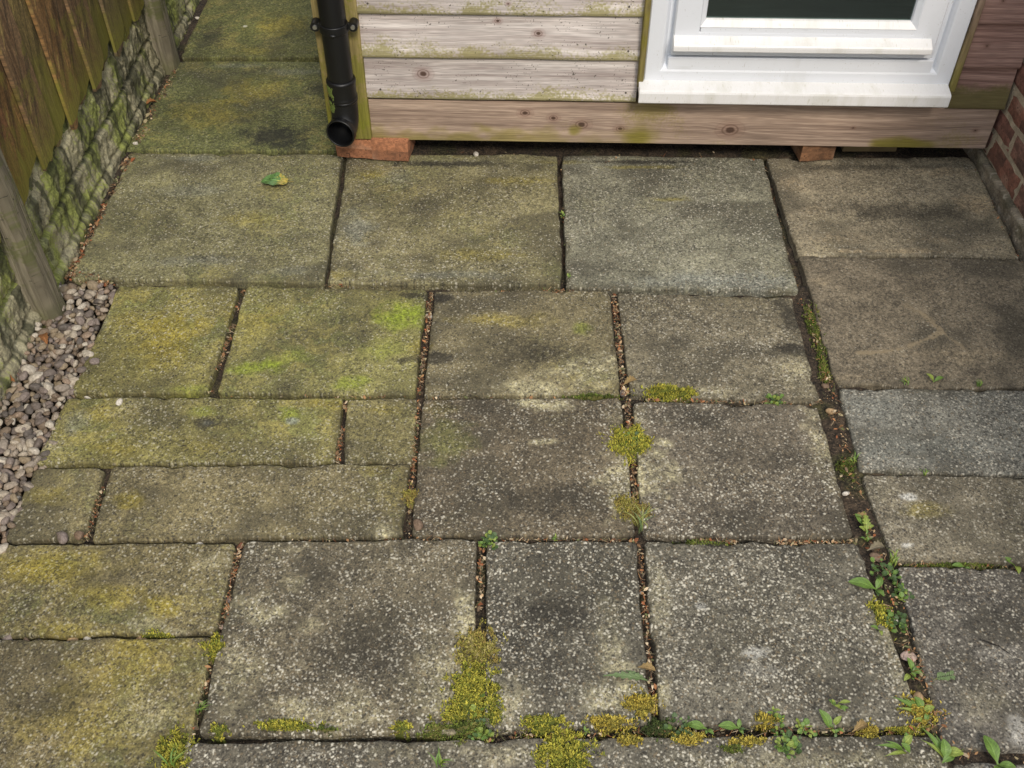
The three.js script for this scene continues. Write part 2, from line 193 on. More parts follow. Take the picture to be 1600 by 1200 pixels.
// ---------- noise, random, textures ----------
function rng(seed) { let s = seed >>> 0; return () => { s = (s + 0x6D2B79F5) >>> 0; let t = s; t = Math.imul(t ^ (t >>> 15), t | 1); t ^= t + Math.imul(t ^ (t >>> 7), t | 61); return ((t ^ (t >>> 14)) >>> 0) / 4294967296; }; }
const HT = new Float32Array(65536); { const r = rng(7); for (let i = 0; i < 65536; i++) HT[i] = r(); }
function hs(x, y) { return HT[(Math.imul(x, 374761) + Math.imul(y, 668265) ^ (x >> 3)) & 65535]; }
function vn(x, y) { const xi = Math.floor(x), yi = Math.floor(y); let fx = x - xi, fy = y - yi; fx = fx * fx * (3 - 2 * fx); fy = fy * fy * (3 - 2 * fy);
  const a = hs(xi, yi), b = hs(xi + 1, yi), c = hs(xi, yi + 1), d = hs(xi + 1, yi + 1); return a + (b - a) * fx + (c - a) * fy + (a - b - c + d) * fx * fy; }
function fbm(x, y, o = 4) { let s = 0, a = .5, n = 0; for (let i = 0; i < o; i++) { s += a * vn(x, y); n += a; a *= .5; x = x * 2.03 + 17.3; y = y * 2.03 + 5.7; } return s / n; }
const clamp = (v, a = 0, b = 1) => v < a ? a : v > b ? b : v;
const ss = (a, b, x) => { const t = clamp((x - a) / (b - a)); return t * t * (3 - 2 * t); };
const lerp = (a, b, t) => a + (b - a) * t;
function tex(w, h, fn, color = true, repeat = true) {
  const d = new Uint8Array(w * h * 4), o = [0, 0, 0];
  for (let j = 0; j < h; j++) for (let i = 0; i < w; i++) { fn(i, j, o); const k = (j * w + i) * 4; d[k] = clamp(o[0], 0, 255); d[k + 1] = clamp(o[1], 0, 255); d[k + 2] = clamp(o[2], 0, 255); d[k + 3] = 255; }
  return finishTex(d, w, h, color, repeat);
}
function finishTex(d, w, h, color, repeat) {
  const t = new THREE.DataTexture(d, w, h, THREE.RGBAFormat); t.magFilter = THREE.LinearFilter; t.minFilter = THREE.LinearMipmapLinearFilter; t.generateMipmaps = true;
  if (repeat) t.wrapS = t.wrapT = THREE.RepeatWrapping; if (color) t.colorSpace = THREE.SRGBColorSpace; t.needsUpdate = true; return t;
}
const std = (o) => new THREE.MeshStandardMaterial({ roughness: .9, side: THREE.DoubleSide, ...o });
const taken = {};
function numbered(n) { if (!(n in taken)) { taken[n] = 0; return n; } taken[n]++; return n + '_' + String(taken[n]).padStart(3, '0'); }
function mesh(name, geo, mat, parent) { const m = new THREE.Mesh(geo, mat); m.name = parent ? name : numbered(name); m.castShadow = m.receiveShadow = true; (parent || scene).add(m); return m; }
function group(name, parent) { const g = new THREE.Group(); g.name = parent ? name : numbered(name); (parent || scene).add(g); return g; }
function tag(o, label, category, grp) { o.userData.label = label; o.userData.category = category; if (grp) o.userData.group = grp; return o; }
function structure(o) { o.userData.kind = 'structure'; return o; }
function boxUV(geo, sx = 1, sy = 1) { // metre uv from the dominant normal axis
  const p = geo.attributes.position, n = geo.attributes.normal, uv = new Float32Array(p.count * 2);
  for (let i = 0; i < p.count; i++) { const ax = Math.abs(n.getX(i)), ay = Math.abs(n.getY(i)), az = Math.abs(n.getZ(i));
    const [a, b] = az >= ax && az >= ay ? [p.getX(i), p.getY(i)] : ax >= ay ? [p.getZ(i), p.getY(i)] : [p.getX(i), p.getZ(i)]; uv[i * 2] = a * sx; uv[i * 2 + 1] = b * sy; }
  geo.setAttribute('uv', new THREE.BufferAttribute(uv, 2)); return geo;
}
function shiftUV(geo, du, dv) { const u = geo.attributes.uv; for (let i = 0; i < u.count; i++) u.setXY(i, u.getX(i) + du, u.getY(i) + dv); return geo; }
function rbox(w, h, d, r = .003, x = 0, y = 0, z = 0, seg = 2) { const g = new RoundedBoxGeometry(w, h, d, seg, Math.min(r, w / 2.01, h / 2.01, d / 2.01)); boxUV(g); g.translate(x, y, z); return g; }

// ---------- paving slabs ----------
function edgeDist(q, x, z) { let m = -1e9; for (let k = 0; k < 4; k++) { const a = q[k], b = q[(k + 1) & 3], dx = b[0] - a[0], dz = b[1] - a[1]; const d = ((x - a[0]) * dz - (z - a[1]) * dx) / Math.hypot(dx, dz); if (d > m) m = d; } return m; } // negative inside (quad runs tl, tr, br, bl)
const bbox = (q) => [Math.min(...q.map(p => p[0])), Math.min(...q.map(p => p[1])), Math.max(...q.map(p => p[0])), Math.max(...q.map(p => p[1]))];
const TINT = { g: [136, 154, 46], y: [148, 134, 54], d: [46, 43, 36], k: [46, 47, 38], c: [124, 128, 122], p: [166, 159, 126], o: [146, 132, 106], w: [208, 208, 202], x: [30, 28, 24] };
function slabTile(ox, oz, W, H, sx, sz, slabs) {
  const w = Math.round(W / sx), h = Math.round(H / sz), C = new Float32Array(w * h * 3), HH = new Float32Array(w * h), M = new Float32Array(w * h), OW = new Float32Array(w * h).fill(9); C.fill(60);
  slabs.forEach((S, si) => {
    const [id, q, col, alg, den, ps] = S, bb = bbox(q), R = rng(911 + id.charCodeAt(0) * 31 + id.charCodeAt(1)), offx = R() * 50, offz = R() * 50;
    const pats = PATCHES.filter(p => p[1] + p[3] * 1.8 > bb[0] && p[1] - p[3] * 1.8 < bb[2] && p[2] + p[4] * 1.8 > bb[1] && p[2] - p[4] * 1.8 < bb[3] && edgeDist(q, p[1], p[2]) < .07);
    const sts = STROKES.filter(s => edgeDist(q, s[1][0][0], s[1][0][1]) < 0);
    const i0 = Math.max(0, Math.floor((bb[0] - .016 - ox) / sx)), i1 = Math.min(w, Math.ceil((bb[2] + .016 - ox) / sx)), j0 = Math.max(0, Math.floor((bb[1] - .016 - oz) / sz)), j1 = Math.min(h, Math.ceil((bb[3] + .016 - oz) / sz));
    for (let j = j0; j < j1; j++) for (let i = i0; i < i1; i++) {
      const x = ox + (i + .5) * sx, z = oz + (j + .5) * sz, e = edgeDist(q, x, z); if (e > .014 || e > OW[j * w + i]) continue; OW[j * w + i] = e; M[j * w + i] = 0; HH[j * w + i] = 0;
      const X = x + offx, Z = z + offz;
      const n1 = fbm(X * 5, Z * 6.5, 3), n2 = fbm(X * 22, Z * 26, 3), n3 = vn(X * 160, Z * 160), n4 = hs(i, j), n5 = vn(X * 420, Z * 420);
      let m = 1 + (n1 - .5) * .34 + (n2 - .5) * .3 + (n3 - .5) * .34 + (n5 - .5) * .46 + (n4 - .5) * .3;
      let r = col[0] * m, g = col[1] * m, b = col[2] * m;
      // sooty weathering clouds and yellow-green algae film in patches with a grain
      const dk = ss(.52, .74, fbm(X * 8 + 9, Z * 11 + 3, 3) + (n3 - .5) * .16) * .42; r = lerp(r, 60, dk); g = lerp(g, 57, dk); b = lerp(b, 48, dk);
      if (alg > 0) { const a = ss(.62 - alg * .42, .95 - alg * .3, fbm(X * 6 + 31, Z * 8 + 11, 4) + (n3 - .5) * .2 + (n5 - .5) * .15) * .75 * Math.min(1, alg * 1.6); const T = n2 > .5 ? [130, 122, 68] : [112, 116, 66]; r = lerp(r, T[0] * m, a); g = lerp(g, T[1] * m, a); b = lerp(b, T[2] * m, a); M[j * w + i] = a * .55; }
      const dirt = ss(-.014, .004, e + (n2 - .5) * .03) * .4 * ss(.38, .62, vn(X * 14, Z * 14)); r = lerp(r, 62, dirt); g = lerp(g, 56, dirt); b = lerp(b, 40, dirt);
      for (const p of pats) { const gr = p[0] === 'p' ? 1.3 : 1, dx = (x - p[1]) / (p[3] * gr), dz = (z - p[2]) / (p[4] * gr), d = Math.sqrt(dx * dx + dz * dz); if (d > 2) continue;
        const t = p[0], a = ss(1.15, t === 'w' ? .5 : t === 'd' && p[3] < .08 ? .5 : .2, d + (fbm(x * 38 + 3, z * 44, 3) - .5) * 1.1 + (n5 - .5) * .35) * p[5] * (t === 'p' || t === 'o' ? .6 + 1.0 * n5 * n3 + .25 * (n2 > .5) : .85); if (a <= 0) continue;
        const T = TINT[t], f = clamp(a); r = lerp(r, T[0] * m, f); g = lerp(g, T[1] * m, f); b = lerp(b, T[2] * m, f);
        if (t === 'd' || t === 'k' || t === 'g') M[j * w + i] = Math.max(M[j * w + i], f * .7); }
      for (const s of sts) for (let k = 0; k < s[1].length - 1; k++) { const [ax, az] = s[1][k], [bx, bz] = s[1][k + 1], vx = bx - ax, vz = bz - az, t = clamp(((x - ax) * vx + (z - az) * vz) / (vx * vx + vz * vz)); const d = Math.hypot(x - ax - vx * t, z - az - vz * t) + (n2 - .5) * s[2] * 1.5 + (n3 - .5) * s[2]; const f = ss(s[2], s[2] * .3, d) * s[3]; const T = TINT[s[0]]; r = lerp(r, T[0], f); g = lerp(g, T[1], f); b = lerp(b, T[2], f); if (s[0] === 'x') HH[j * w + i] -= f * 3; }
      const k = (j * w + i) * 3; C[k] = r; C[k + 1] = g; C[k + 2] = b; HH[j * w + i] += (n3 - .5) * .9 + (n5 - .5) * .8 + (n4 - .5) * .5 + (n2 - .5) * 1.2;
    }
    // exposed aggregate: small stones of mixed tone, proud of the worn cement
    const area = (bb[2] - bb[0]) * (bb[3] - bb[1]), N = Math.round(area * den * 96000);
    for (let k = 0; k < N; k++) {
      const x = bb[0] - .008 + R() * (bb[2] - bb[0] + .016), z = bb[1] - .008 + R() * (bb[3] - bb[1] + .016), u1 = R(), u2 = R(), u3 = R(), u4 = R(), u5 = R();
      if (edgeDist(q, x, z) > .008) continue;
      const wear = ss(.3, .68, fbm((x + offx) * 9, (z + offz) * 10 + 40, 3)); if (u5 > .55 + wear * .5) continue;
      const rad = (.00055 + .0017 * u1 * u1 * u1 * u1 + .0005 * u2) , asp = .7 + u2 * .6, rot = u3 * 3.14, cs = Math.cos(rot), sn = Math.sin(rot);
      const kind = u4; let T, amt; if (kind < .5) { const v = .78 + u2 * .32; T = [210 * v, 205 * v, 188 * v]; amt = ps * (.2 + .8 * u1 * u1 + .24 * wear); } else if (kind < .68) { T = [142, 122, 92]; amt = ps * .6; } else { T = [42, 40, 36]; amt = .48; }
      const ci = (x - ox) / sx, cj = (z - oz) / sz, ri = Math.ceil(rad * 1.5 / sx), rj = Math.ceil(rad * 1.5 / sz);
      for (let j = Math.max(0, Math.floor(cj) - rj); j <= Math.min(h - 1, Math.floor(cj) + rj); j++) for (let i = Math.max(0, Math.floor(ci) - ri); i <= Math.min(w - 1, Math.floor(ci) + ri); i++) {
        const dx = (i + .5 - ci) * sx, dz = (j + .5 - cj) * sz, a = (dx * cs + dz * sn) / (rad * asp), b = (-dx * sn + dz * cs) / (rad / asp), d = a * a + b * b; if (d > 1.25) continue;
        const f = clamp((1.25 - d) * 2) * amt * (1 - M[j * w + i]), kk = (j * w + i) * 3; C[kk] = lerp(C[kk], T[0], f); C[kk + 1] = lerp(C[kk + 1], T[1], f); C[kk + 2] = lerp(C[kk + 2], T[2], f);
        HH[j * w + i] += (kind < .68 ? 1 : -1.1) * Math.sqrt(Math.max(0, 1.25 - d)) * clamp(rad / .0018, .3, 1.3);
      }
    }
  });
  const d = new Uint8Array(w * h * 4), e = new Uint8Array(w * h * 4);
  for (let k = 0; k < w * h; k++) { for (let c = 0; c < 3; c++) d[k * 4 + c] = clamp(C[k * 3 + c], 0, 255); d[k * 4 + 3] = e[k * 4 + 3] = 255; e[k * 4] = e[k * 4 + 1] = e[k * 4 + 2] = clamp(118 + HH[k] * 26, 0, 255); }
  const mat = std({ map: finishTex(d, w, h, true, false), bumpMap: finishTex(e, w, h, false, false), bumpScale: .0045, roughness: .93 });
  return { mat, uv: (x, z) => [(x - ox) / W, (z - oz) / H] };
}
function grow(q, e) { const sg = [[-1, -1], [1, -1], [1, 1], [-1, 1]]; return q.map((p, k) => [p[0] + sg[k][0] * e, p[1] + sg[k][1] * e]); }
function slabGeometry(S, tile) {
  const [id, q0, , , , , y0] = S, q = grow(q0, .0006), R = rng(77 + id.charCodeAt(0) * 131 + id.charCodeAt(1) * 7), nsx = R() * 90, nsz = R() * 90, tilx = (R() - .5) * .005, tilz = (R() - .5) * .005;
  const L = (a, b) => Math.hypot(b[0] - a[0], b[1] - a[1]), w = (L(q[0], q[1]) + L(q[3], q[2])) / 2, d = (L(q[0], q[3]) + L(q[1], q[2])) / 2, cx = (q[0][0] + q[2][0]) / 2, cz = (q[0][1] + q[2][1]) / 2;
  const coords = (len) => { const e = [-1, 0, .0015, .0035, .006, .009, .013, .019]; const mid = [], n = Math.round((len - .038) / .011); for (let i = 1; i < n; i++) mid.push(.019 + (len - .038) * i / n); return [...e, ...mid, ...e.slice().reverse().map(v => v === -1 ? -2 : len - v)]; };
  const ax = coords(w), az = coords(d), nx = ax.length, nz = az.length, pos = [], uv = [], idx = [], RE = .0045, RC = .007 + R() * .009;
  const chips = []; for (let k = 0; k < 14; k++) { const s = R() * 2 * (w + d); let cxx, czz; if (s < w) [cxx, czz] = [s, 0]; else if (s < w + d) [cxx, czz] = [w, s - w]; else if (s < 2 * w + d) [cxx, czz] = [s - w - d, d]; else [cxx, czz] = [0, s - 2 * w - d]; chips.push([cxx, czz, .006 + R() * R() * .022, .002 + R() * .006]); }
  for (let j = 0; j < nz; j++) for (let i = 0; i < nx; i++) {
    const sk = ax[i] < 0 || az[j] < 0; let a = ax[i] === -1 ? 0 : ax[i] === -2 ? w : ax[i], b = az[j] === -1 ? 0 : az[j] === -2 ? d : az[j];
    // rounded corners
    const ca = a < w / 2 ? RC - a : a - (w - RC), cb = b < d / 2 ? RC - b : b - (d - RC); let de = Math.min(a, w - a, b, d - b);
    if (ca > 0 && cb > 0) { const hh = Math.hypot(ca, cb), m = Math.max(ca, cb); const k = m / hh; const na = ca * k, nb = cb * k; de = RC - m; a += (a < w / 2 ? 1 : -1) * (ca - na); b += (b < d / 2 ? 1 : -1) * (cb - nb); }
    // ragged edges
    const s0 = a / w, t0 = b / d; const wob = (f) => (fbm(f * .75, nsx, 2) - .5);
    const wx = Math.exp(-Math.min(a, w - a) / .02), wz = Math.exp(-Math.min(b, d - b) / .02);
    const da = wx * wob(b * 28 + (a < w / 2 ? 0 : 50) + nsz) * .009 + wx * wob(b * 6 + (a < w / 2 ? 20 : 70)) * .006, db = wz * wob(a * 28 + (b < d / 2 ? 100 : 150) + nsz) * .009 + wz * wob(a * 6 + (b < d / 2 ? 120 : 170)) * .006;
    const s = (a + da) / w, t = (b + db) / d;
    const x = lerp(lerp(q[0][0], q[1][0], s), lerp(q[3][0], q[2][0], s), t), z = lerp(lerp(q[0][1], q[1][1], s), lerp(q[3][1], q[2][1], s), t);
    let y = y0 + (x - cx) * tilx + (z - cz) * tilz + (fbm(x * 9 + nsx, z * 9 + nsz, 3) - .5) * .005 + (fbm(x * 60 + nsx, z * 60, 2) - .5) * .0022;
    const re = RE * (.6 + .9 * vn(x * 30 + nsx, z * 30)); if (de < re) { const k = (re - de) / re; y -= re * (1 - Math.sqrt(Math.max(0, 1 - k * k))); }
    for (const c of chips) { const r = Math.hypot(a - c[0], b - c[1]) / c[2]; if (r < 1) y -= c[3] * (1 - r * r) * (.6 + .8 * vn(x * 120, z * 120)); }
    if (sk) y = -.05;
    const inx = sk ? (ax[i] === -1 ? .04 : ax[i] === -2 ? -.04 : 0) : 0, inz = sk ? (az[j] === -1 ? .04 : az[j] === -2 ? -.04 : 0) : 0;
    pos.push(x, y, z); uv.push(...tile.uv(x + inx, z + inz));
  }
  for (let j = 0; j < nz - 1; j++) for (let i = 0; i < nx - 1; i++) { const a = j * nx + i; idx.push(a, a + nx, a + 1, a + 1, a + nx, a + nx + 1); }
  const g = new THREE.BufferGeometry(); g.setAttribute('position', new THREE.Float32BufferAttribute(pos, 3)); g.setAttribute('uv', new THREE.Float32BufferAttribute(uv, 2)); g.setIndex(idx); g.computeVertexNormals(); return g;
}
const patio = structure(group('patio'));
{
  const extra = []; // paving that carries on under and behind the viewer
  const xs = [-1.0, -.55, .06, .7, 1.32]; for (let r = 0; r < 3; r++) for (let k = 0; k < 4; k++) { const z0 = -.235 + r * .47; extra.push(['Z' + String.fromCharCode(65 + r * 4 + k), [[xs[k] + .006, z0], [xs[k + 1] - .006, z0], [xs[k + 1] - .006, z0 + .458], [xs[k] + .006, z0 + .458]], [97, 93, 82], .08, 1.0, .6, 0]); }
  const alley = SLABS.filter(s => s[0][0] === 'P'), rest = SLABS.filter(s => s[0][0] !== 'P'), isR = (s) => bbox(s[1])[2] > .93;
  const left = rest.filter(s => !isR(s)), right = rest.filter(isR);
  const runs = [[slabTile(-1.15, -2.6, 2.12, 2.36, 2.12 / 2048, 2.36 / 2048, left), left], [slabTile(.2, -2.6, 1.2, 2.36, 1.2 / 1100, 2.36 / 2048, right), right], [slabTile(-1.16, -4.15, .72, 1.62, .72 / 512, 1.62 / 1024, alley), alley], [slabTile(-1.05, -.25, 2.42, 1.45, 2.42 / 900, 1.45 / 540, extra), extra]];
  for (const [tile, list] of runs) for (const S of list) mesh('paving_slab', slabGeometry(S, tile), tile.mat, patio);
}

// ---------- soil bed, wider ground ----------
const soilTex = tex(1024, 1024, (i, j, o) => { const x = i / 1024 * 1.2, y = j / 1024 * 1.2, p = (f) => { const a = vn(x * f, y * f); return a; }; const n = fbm(x * 30, y * 30, 3), k = p(260), l = hs(i, j), m = .55 + n * .55 + (k - .5) * .7 + (l - .5) * .5; const gr = ss(.55, .75, fbm(x * 14 + 7, y * 14, 3)) * .5; o[0] = lerp(70, 64, gr) * m; o[1] = lerp(59, 68, gr) * m; o[2] = lerp(47, 34, gr) * m; if (l > .985) { o[0] = 150; o[1] = 132; o[2] = 108; } });
const soilBump = tex(1024, 1024, (i, j, o) => { const x = i / 1024 * 1.2, y = j / 1024 * 1.2; o[0] = o[1] = o[2] = 255 * (.5 * fbm(x * 60, y * 60, 3) + .5 * vn(x * 300, y * 300)); }, false);
function soilY(x, z) {
  let y = -.021 + (fbm(x * 22, z * 22, 3) - .5) * .016;
  if (x > .6 && x < .85 && z > -1.98) y = lerp(y, -.006 + (fbm(x * 30, z * 30, 3) - .5) * .014, ss(.62, .7, x) * ss(.85, .78, x));
  if (x < -.99 && z > -1.99) y = -.03 + (fbm(x * 22, z * 22, 3) - .5) * .01;
  if (x < -1.105 && z < -1.98) y = lerp(y, -.007 + (fbm(x * 22, z * 22, 3) - .5) * .010, ss(-1.105, -1.13, x));
  if (z < -2.56 && x > -.5) y = -.008 + (fbm(x * 22, z * 22, 3) - .5) * .02;
  return y;
}
{
  const x0 = -1.24, x1 = 1.42, z0 = -4.3, z1 = 1.3, nx = 190, nz = 400, pos = [], uv = [], idx = [];
  for (let j = 0; j <= nz; j++) for (let i = 0; i <= nx; i++) { const x = lerp(x0, x1, i / nx), z = lerp(z0, z1, j / nz); pos.push(x, soilY(x, z), z); uv.push(x / 1.2, z / 1.2); }
  for (let j = 0; j < nz; j++) for (let i = 0; i < nx; i++) { const a = j * (nx + 1) + i; idx.push(a, a + nx + 1, a + 1, a + 1, a + nx + 1, a + nx + 2); }
  const g = new THREE.BufferGeometry(); g.setAttribute('position', new THREE.Float32BufferAttribute(pos, 3)); g.setAttribute('uv', new THREE.Float32BufferAttribute(uv, 2)); g.setIndex(idx); g.computeVertexNormals();
  structure(mesh('soil', g, std({ map: soilTex, bumpMap: soilBump, bumpScale: .004, roughness: 1 })));
  const gg = new THREE.PlaneGeometry(80, 80, 1, 1); gg.rotateX(-Math.PI / 2); const u = gg.attributes.uv; for (let i = 0; i < u.count; i++) u.setXY(i, u.getX(i) * 66, u.getY(i) * 66); gg.translate(0, -.09, 0);
  structure(mesh('ground', gg, std({ map: soilTex, roughness: 1 })));
}

// ---------- timber ----------
function woodTex(wm, hm, seed, c1, c2, opt = {}) { // grain runs along u; wm x hm metres
  const px = opt.px || 850, w = Math.min(2048, Math.round(wm * px)), h = Math.round(hm * px), R = rng(seed), ox = R() * 60, oy = R() * 60;
  const knots = []; for (let k = 0; k < (opt.knots || 0); k++) knots.push([R() * wm, hm * (.2 + .6 * R()), .0025 + R() * .0035]); for (const k of opt.at || []) knots.push(k);
  return tex(w, h, (i, j, o) => {
    const x = (i + .5) / px, y = (j + .5) / px; let yy = y, kn = 0, halo = 0;
    for (const k of knots) { const dx = (x - k[0]) * .75, dy = y - k[1], d = Math.hypot(dx, dy) / k[2]; yy += (dy >= 0 ? 1 : -1) * k[2] * .9 * Math.exp(-d * d * .12) ; if (d < 3.2) kn = Math.max(kn, ss(.45, 1, Math.sin(d * 5 + 1)) * ss(3.2, 1, d) * .45); kn = Math.max(kn, ss(1.1, .6, d * (1.0 + .25 * vn(x * 200, y * 200)))); halo = Math.max(halo, ss(3.4, 1, d)); }
    yy += (fbm(x * 2.2 + ox, oy, 2) - .5) * .03;
    const g1 = vn(x * 3 + ox, yy * 130 + oy), g2 = vn(x * 9 + ox, yy * 420 + oy), g3 = fbm(x * 3.5 + ox, yy * 24 + oy, 3), g4 = vn(x * 40, y * 900), bl = fbm(x * 5 + oy, y * 9 + ox, 3);
    let t = clamp(.5 + (g3 - .5) * .6 + (g1 - .5) * .75 + (g2 - .5) * .65), m = 1 + (g4 - .5) * .2 + (bl - .5) * .2;
    let r = lerp(c1[0], c2[0], t) * m, g = lerp(c1[1], c2[1], t) * m, b = lerp(c1[2], c2[2], t) * m;
    r = lerp(r, 120, halo * .25); g = lerp(g, 90, halo * .28); b = lerp(b, 72, halo * .25); r = lerp(r, 66, kn * .8); g = lerp(g, 46, kn * .8); b = lerp(b, 36, kn * .8);
    if (opt.saw) { const s = vn((x * .42 + y) * 90, x * 3) * vn(x * 26, y * 26); const f = ss(.38, .6, s) * .7; r = lerp(r, 172, f); g = lerp(g, 150, f); b = lerp(b, 92, f); const l0 = 1 + (hs(i, j) - .5) * .3 + (vn(x * 240, y * 240) - .5) * .3; r *= l0; g *= l0; b *= l0; const q = ss(.6, .85, vn((x * .42 + y) * 170, x * 5 + 9)) * .3; r *= 1 - q; g *= 1 - q; b *= 1 - q; }
    if (opt.algae) { const f = opt.algae(x, y, fbm(x * 16 + ox, y * 24 + oy, 4), vn(x * 260, y * 260)); const T = opt.algCol || [118, 118, 52]; r = lerp(r, T[0] * m, f); g = lerp(g, T[1] * m, f); b = lerp(b, T[2] * m, f); }
    if (opt.specks && vn(x * 330 + ox, y * 330) > .9 && vn(x * 30, y * 40 + ox) > .5) { r *= .5; g *= .5; b *= .48; }
    o[0] = r; o[1] = g; o[2] = b;
  });
}
const grainBump = tex(1024, 256, (i, j, o) => { const x = i / 850, y = j / 850; o[0] = o[1] = o[2] = 255 * (.4 * vn(x * 4, y * 380) + .3 * vn(x * 10, y * 800) + .3 * fbm(x * 20, y * 60, 3)); }, false);
const wood = (map, o = {}) => std({ map, bumpMap: grainBump, bumpScale: .0012, roughness: .85, ...o });

// ---------- shed ----------
const SHED = group('garden_shed'); SHED.position.set(0, 0, -2.534); SHED.rotation.y = -Math.atan(.0253);
tag(SHED, 'weathered timber-clad garden shed with white glazed door, standing on bricks', 'shed');
const BX0 = -.41, BX1 = .335, TOP = 2.12;
// overlapping tapered board, bottom edge thick and rounded; local x along the board
function boardGeo(x0, x1, y0, hgt, tTop, tBot, uScale, vScale) {
  const R = rng(Math.floor((x0 + y0 * 7 + 9) * 9973)), prof = [[0, hgt], [tTop, hgt], [lerp(tTop, tBot, .5), hgt * .5], [tBot, .010], [tBot - .001, .005], [tBot - .004, .0015], [tBot - .008, 0], [0, 0]];
  const n = 24, pos = [], uv = [], idx = [], m = prof.length, ph = R() * 40;
  for (let i = 0; i <= n; i++) { const x = lerp(x0, x1, i / n), wv = (vn(x * 5 + ph, y0 * 3) - .5) * .0035, lw = (fbm(x * 14 + ph, y0, 3) - .5) * .003; prof.forEach(([z, y]) => { const yy = y < .02 ? y + lw : y; pos.push(x, y0 + yy, z + (z > 0 ? wv : 0)); uv.push((x - x0) / uScale, clamp((y + (z < tBot - .0005 && y < .006 ? -.002 : 0)) / vScale, .004, .996)); }); }
  for (let i = 0; i < n; i++) for (let k = 0; k < m - 1; k++) { const a = i * m + k; idx.push(a, a + 1, a + m, a + 1, a + m + 1, a + m); }
  const capIdx = (off, flip) => { for (let k = 1; k < m - 1; k++) flip ? idx.push(off, off + k + 1, off + k) : idx.push(off, off + k, off + k + 1); };
  capIdx(0, true); capIdx(n * m, false);
  let g = new THREE.BufferGeometry(); g.setAttribute('position', new THREE.Float32BufferAttribute(pos, 3)); g.setAttribute('uv', new THREE.Float32BufferAttribute(uv, 2)); g.setIndex(idx); g = g.toNonIndexed(); g.computeVertexNormals(); return g;
}
{
  const bottomAlgae = (amt, seed) => (x, y, n, f) => clamp(ss(.04 * amt, .0, y + (n - .5) * .07 + (f - .5) * .04) * .6);
  const greys = [1, 2, 3, 4].map((k) => wood(woodTex(.75, .14, 40 + k, [164, 152, 147], [220, 213, 208], { knots: k === 2 ? 0 : k === 1 ? 2 : 1, algae: bottomAlgae(k === 1 ? 1.15 : .9, k), algCol: [134, 128, 66], specks: true, at: k === 2 ? [[.165, .075, .0085]] : [] })));
  const reds = [1, 2].map((k) => wood(woodTex(.3, .14, 60 + k, [132, 102, 92], [184, 152, 138], { knots: 1, algae: k === 1 ? (x, y, n, f) => ss(.075, .04, y + (n - .5) * .05 + (f - .5) * .01) * .75 : null, algCol: [94, 92, 46] })));
  // left of the door
  const rows = []; for (let y = .204; y < TOP - .05; y += .122) rows.push(y);
  const lean = (g, h, t) => g;
  rows.forEach((y, i) => { const g = boardGeo(BX0 - .004, BX1, y, .135, .006, .020, .752, .14); g.translate(0, 0, -.004); mesh('cladding_board', g, greys[i === 0 ? 1 : i === 1 ? 0 : 2 + (i % 2)], SHED); });
  rows.forEach((y, i) => { const g = boardGeo(1.187, 1.345, y - .007, .135, .006, .020, .3, .14); g.translate(0, 0, -.004); mesh('cladding_board', g, reds[i === 0 ? 0 : 1], SHED); });
  const nm = std({ color: 0x6a645e, metalness: .7, roughness: .55 }); rows.forEach((y) => { for (const nx of [-.375, .3]) { const g = new THREE.CylinderGeometry(.0028, .0028, .003, 10); g.rotateX(Math.PI / 2 - .08); g.translate(nx + .006 * Math.sin(y * 40), y + .03, .0135); mesh('nail', g, nm, SHED); } });
  // over the door
  rows.filter(y => y > 2.0).forEach((y) => { const g = boardGeo(.336, 1.198, y, .1, .006, .020, .9, .14); g.translate(0, 0, -.004); mesh('cladding_board', g, greys[2], SHED); });
  // plinth board, set back under the cladding
  const pl = wood(woodTex(1.75, .13, 91, [136, 116, 102], [190, 168, 150], { px: 850, knots: 3, at: [[.44, .095, .007], [.52, .08, .006], [.6, .06, .009], [1.02, .05, .012]], algae: (x, y, n, f) => clamp(Math.max(ss(.05, .005, y + (n - .5) * .09) * .55 * ss(.95, .3, x), ss(.6, .8, fbm(x * 5 + 3, y * 6, 3) + (f - .5) * .1) * .5, ss(1, .1, Math.hypot((x - .77) / .09, (y - .03) / .06) + (n - .5) * .9) * .9, ss(1, .3, Math.hypot((x - 1.52) / .13, (y - .012) / .028) + (n - .5) * .8) * .9, ss(1, .3, Math.hypot((x - .58) / .03, (y - .04) / .03) + (n - .5)) * .7)), algCol: [124, 116, 44] }), { });
  { const g = rbox(1.75, .128, .022, .003); boxUVPlinth(g, 1.75, .128); g.translate(.465, .069 + .064, -.006); mesh('plinth_board', g, pl, SHED); }
  function boxUVPlinth(g, w, h) { const p = g.attributes.position, u = g.attributes.uv; for (let i = 0; i < p.count; i++) u.setXY(i, p.getX(i) / w + .5, clamp(p.getY(i) / h + .5, .01, .99)); }
  // corner trim
  const tr = wood(woodTex(2.1, .12, 17, [120, 108, 62], [158, 142, 92], { px: 480, knots: 3, algae: (x, y, n, f) => clamp(ss(.42, .62, n + (f - .5) * .2) * .55 + ss(.2, .02, x + (n - .5) * .3) * .5), algCol: [120, 122, 36] }));
  const trimGeo = (w, x, y0, y1, z, d) => { const g = rbox(w, y1 - y0, d, .004, 0, 0, 0, 2), p = g.attributes.position, u = g.attributes.uv; for (let i = 0; i < p.count; i++) u.setXY(i, (p.getY(i) + (y1 - y0) / 2) / 2.1, clamp((p.getX(i) + p.getZ(i) * .3) / .12 + .5, .02, .98)); g.translate(x, (y0 + y1) / 2, z); return g; };
  mesh('corner_trim', trimGeo(.118, -.467, .080, TOP + .03, .009, .03), tr, SHED);
  mesh('corner_trim', trimGeo(.03, -.512, .072, TOP + .03, -.060, .1), tr, SHED);
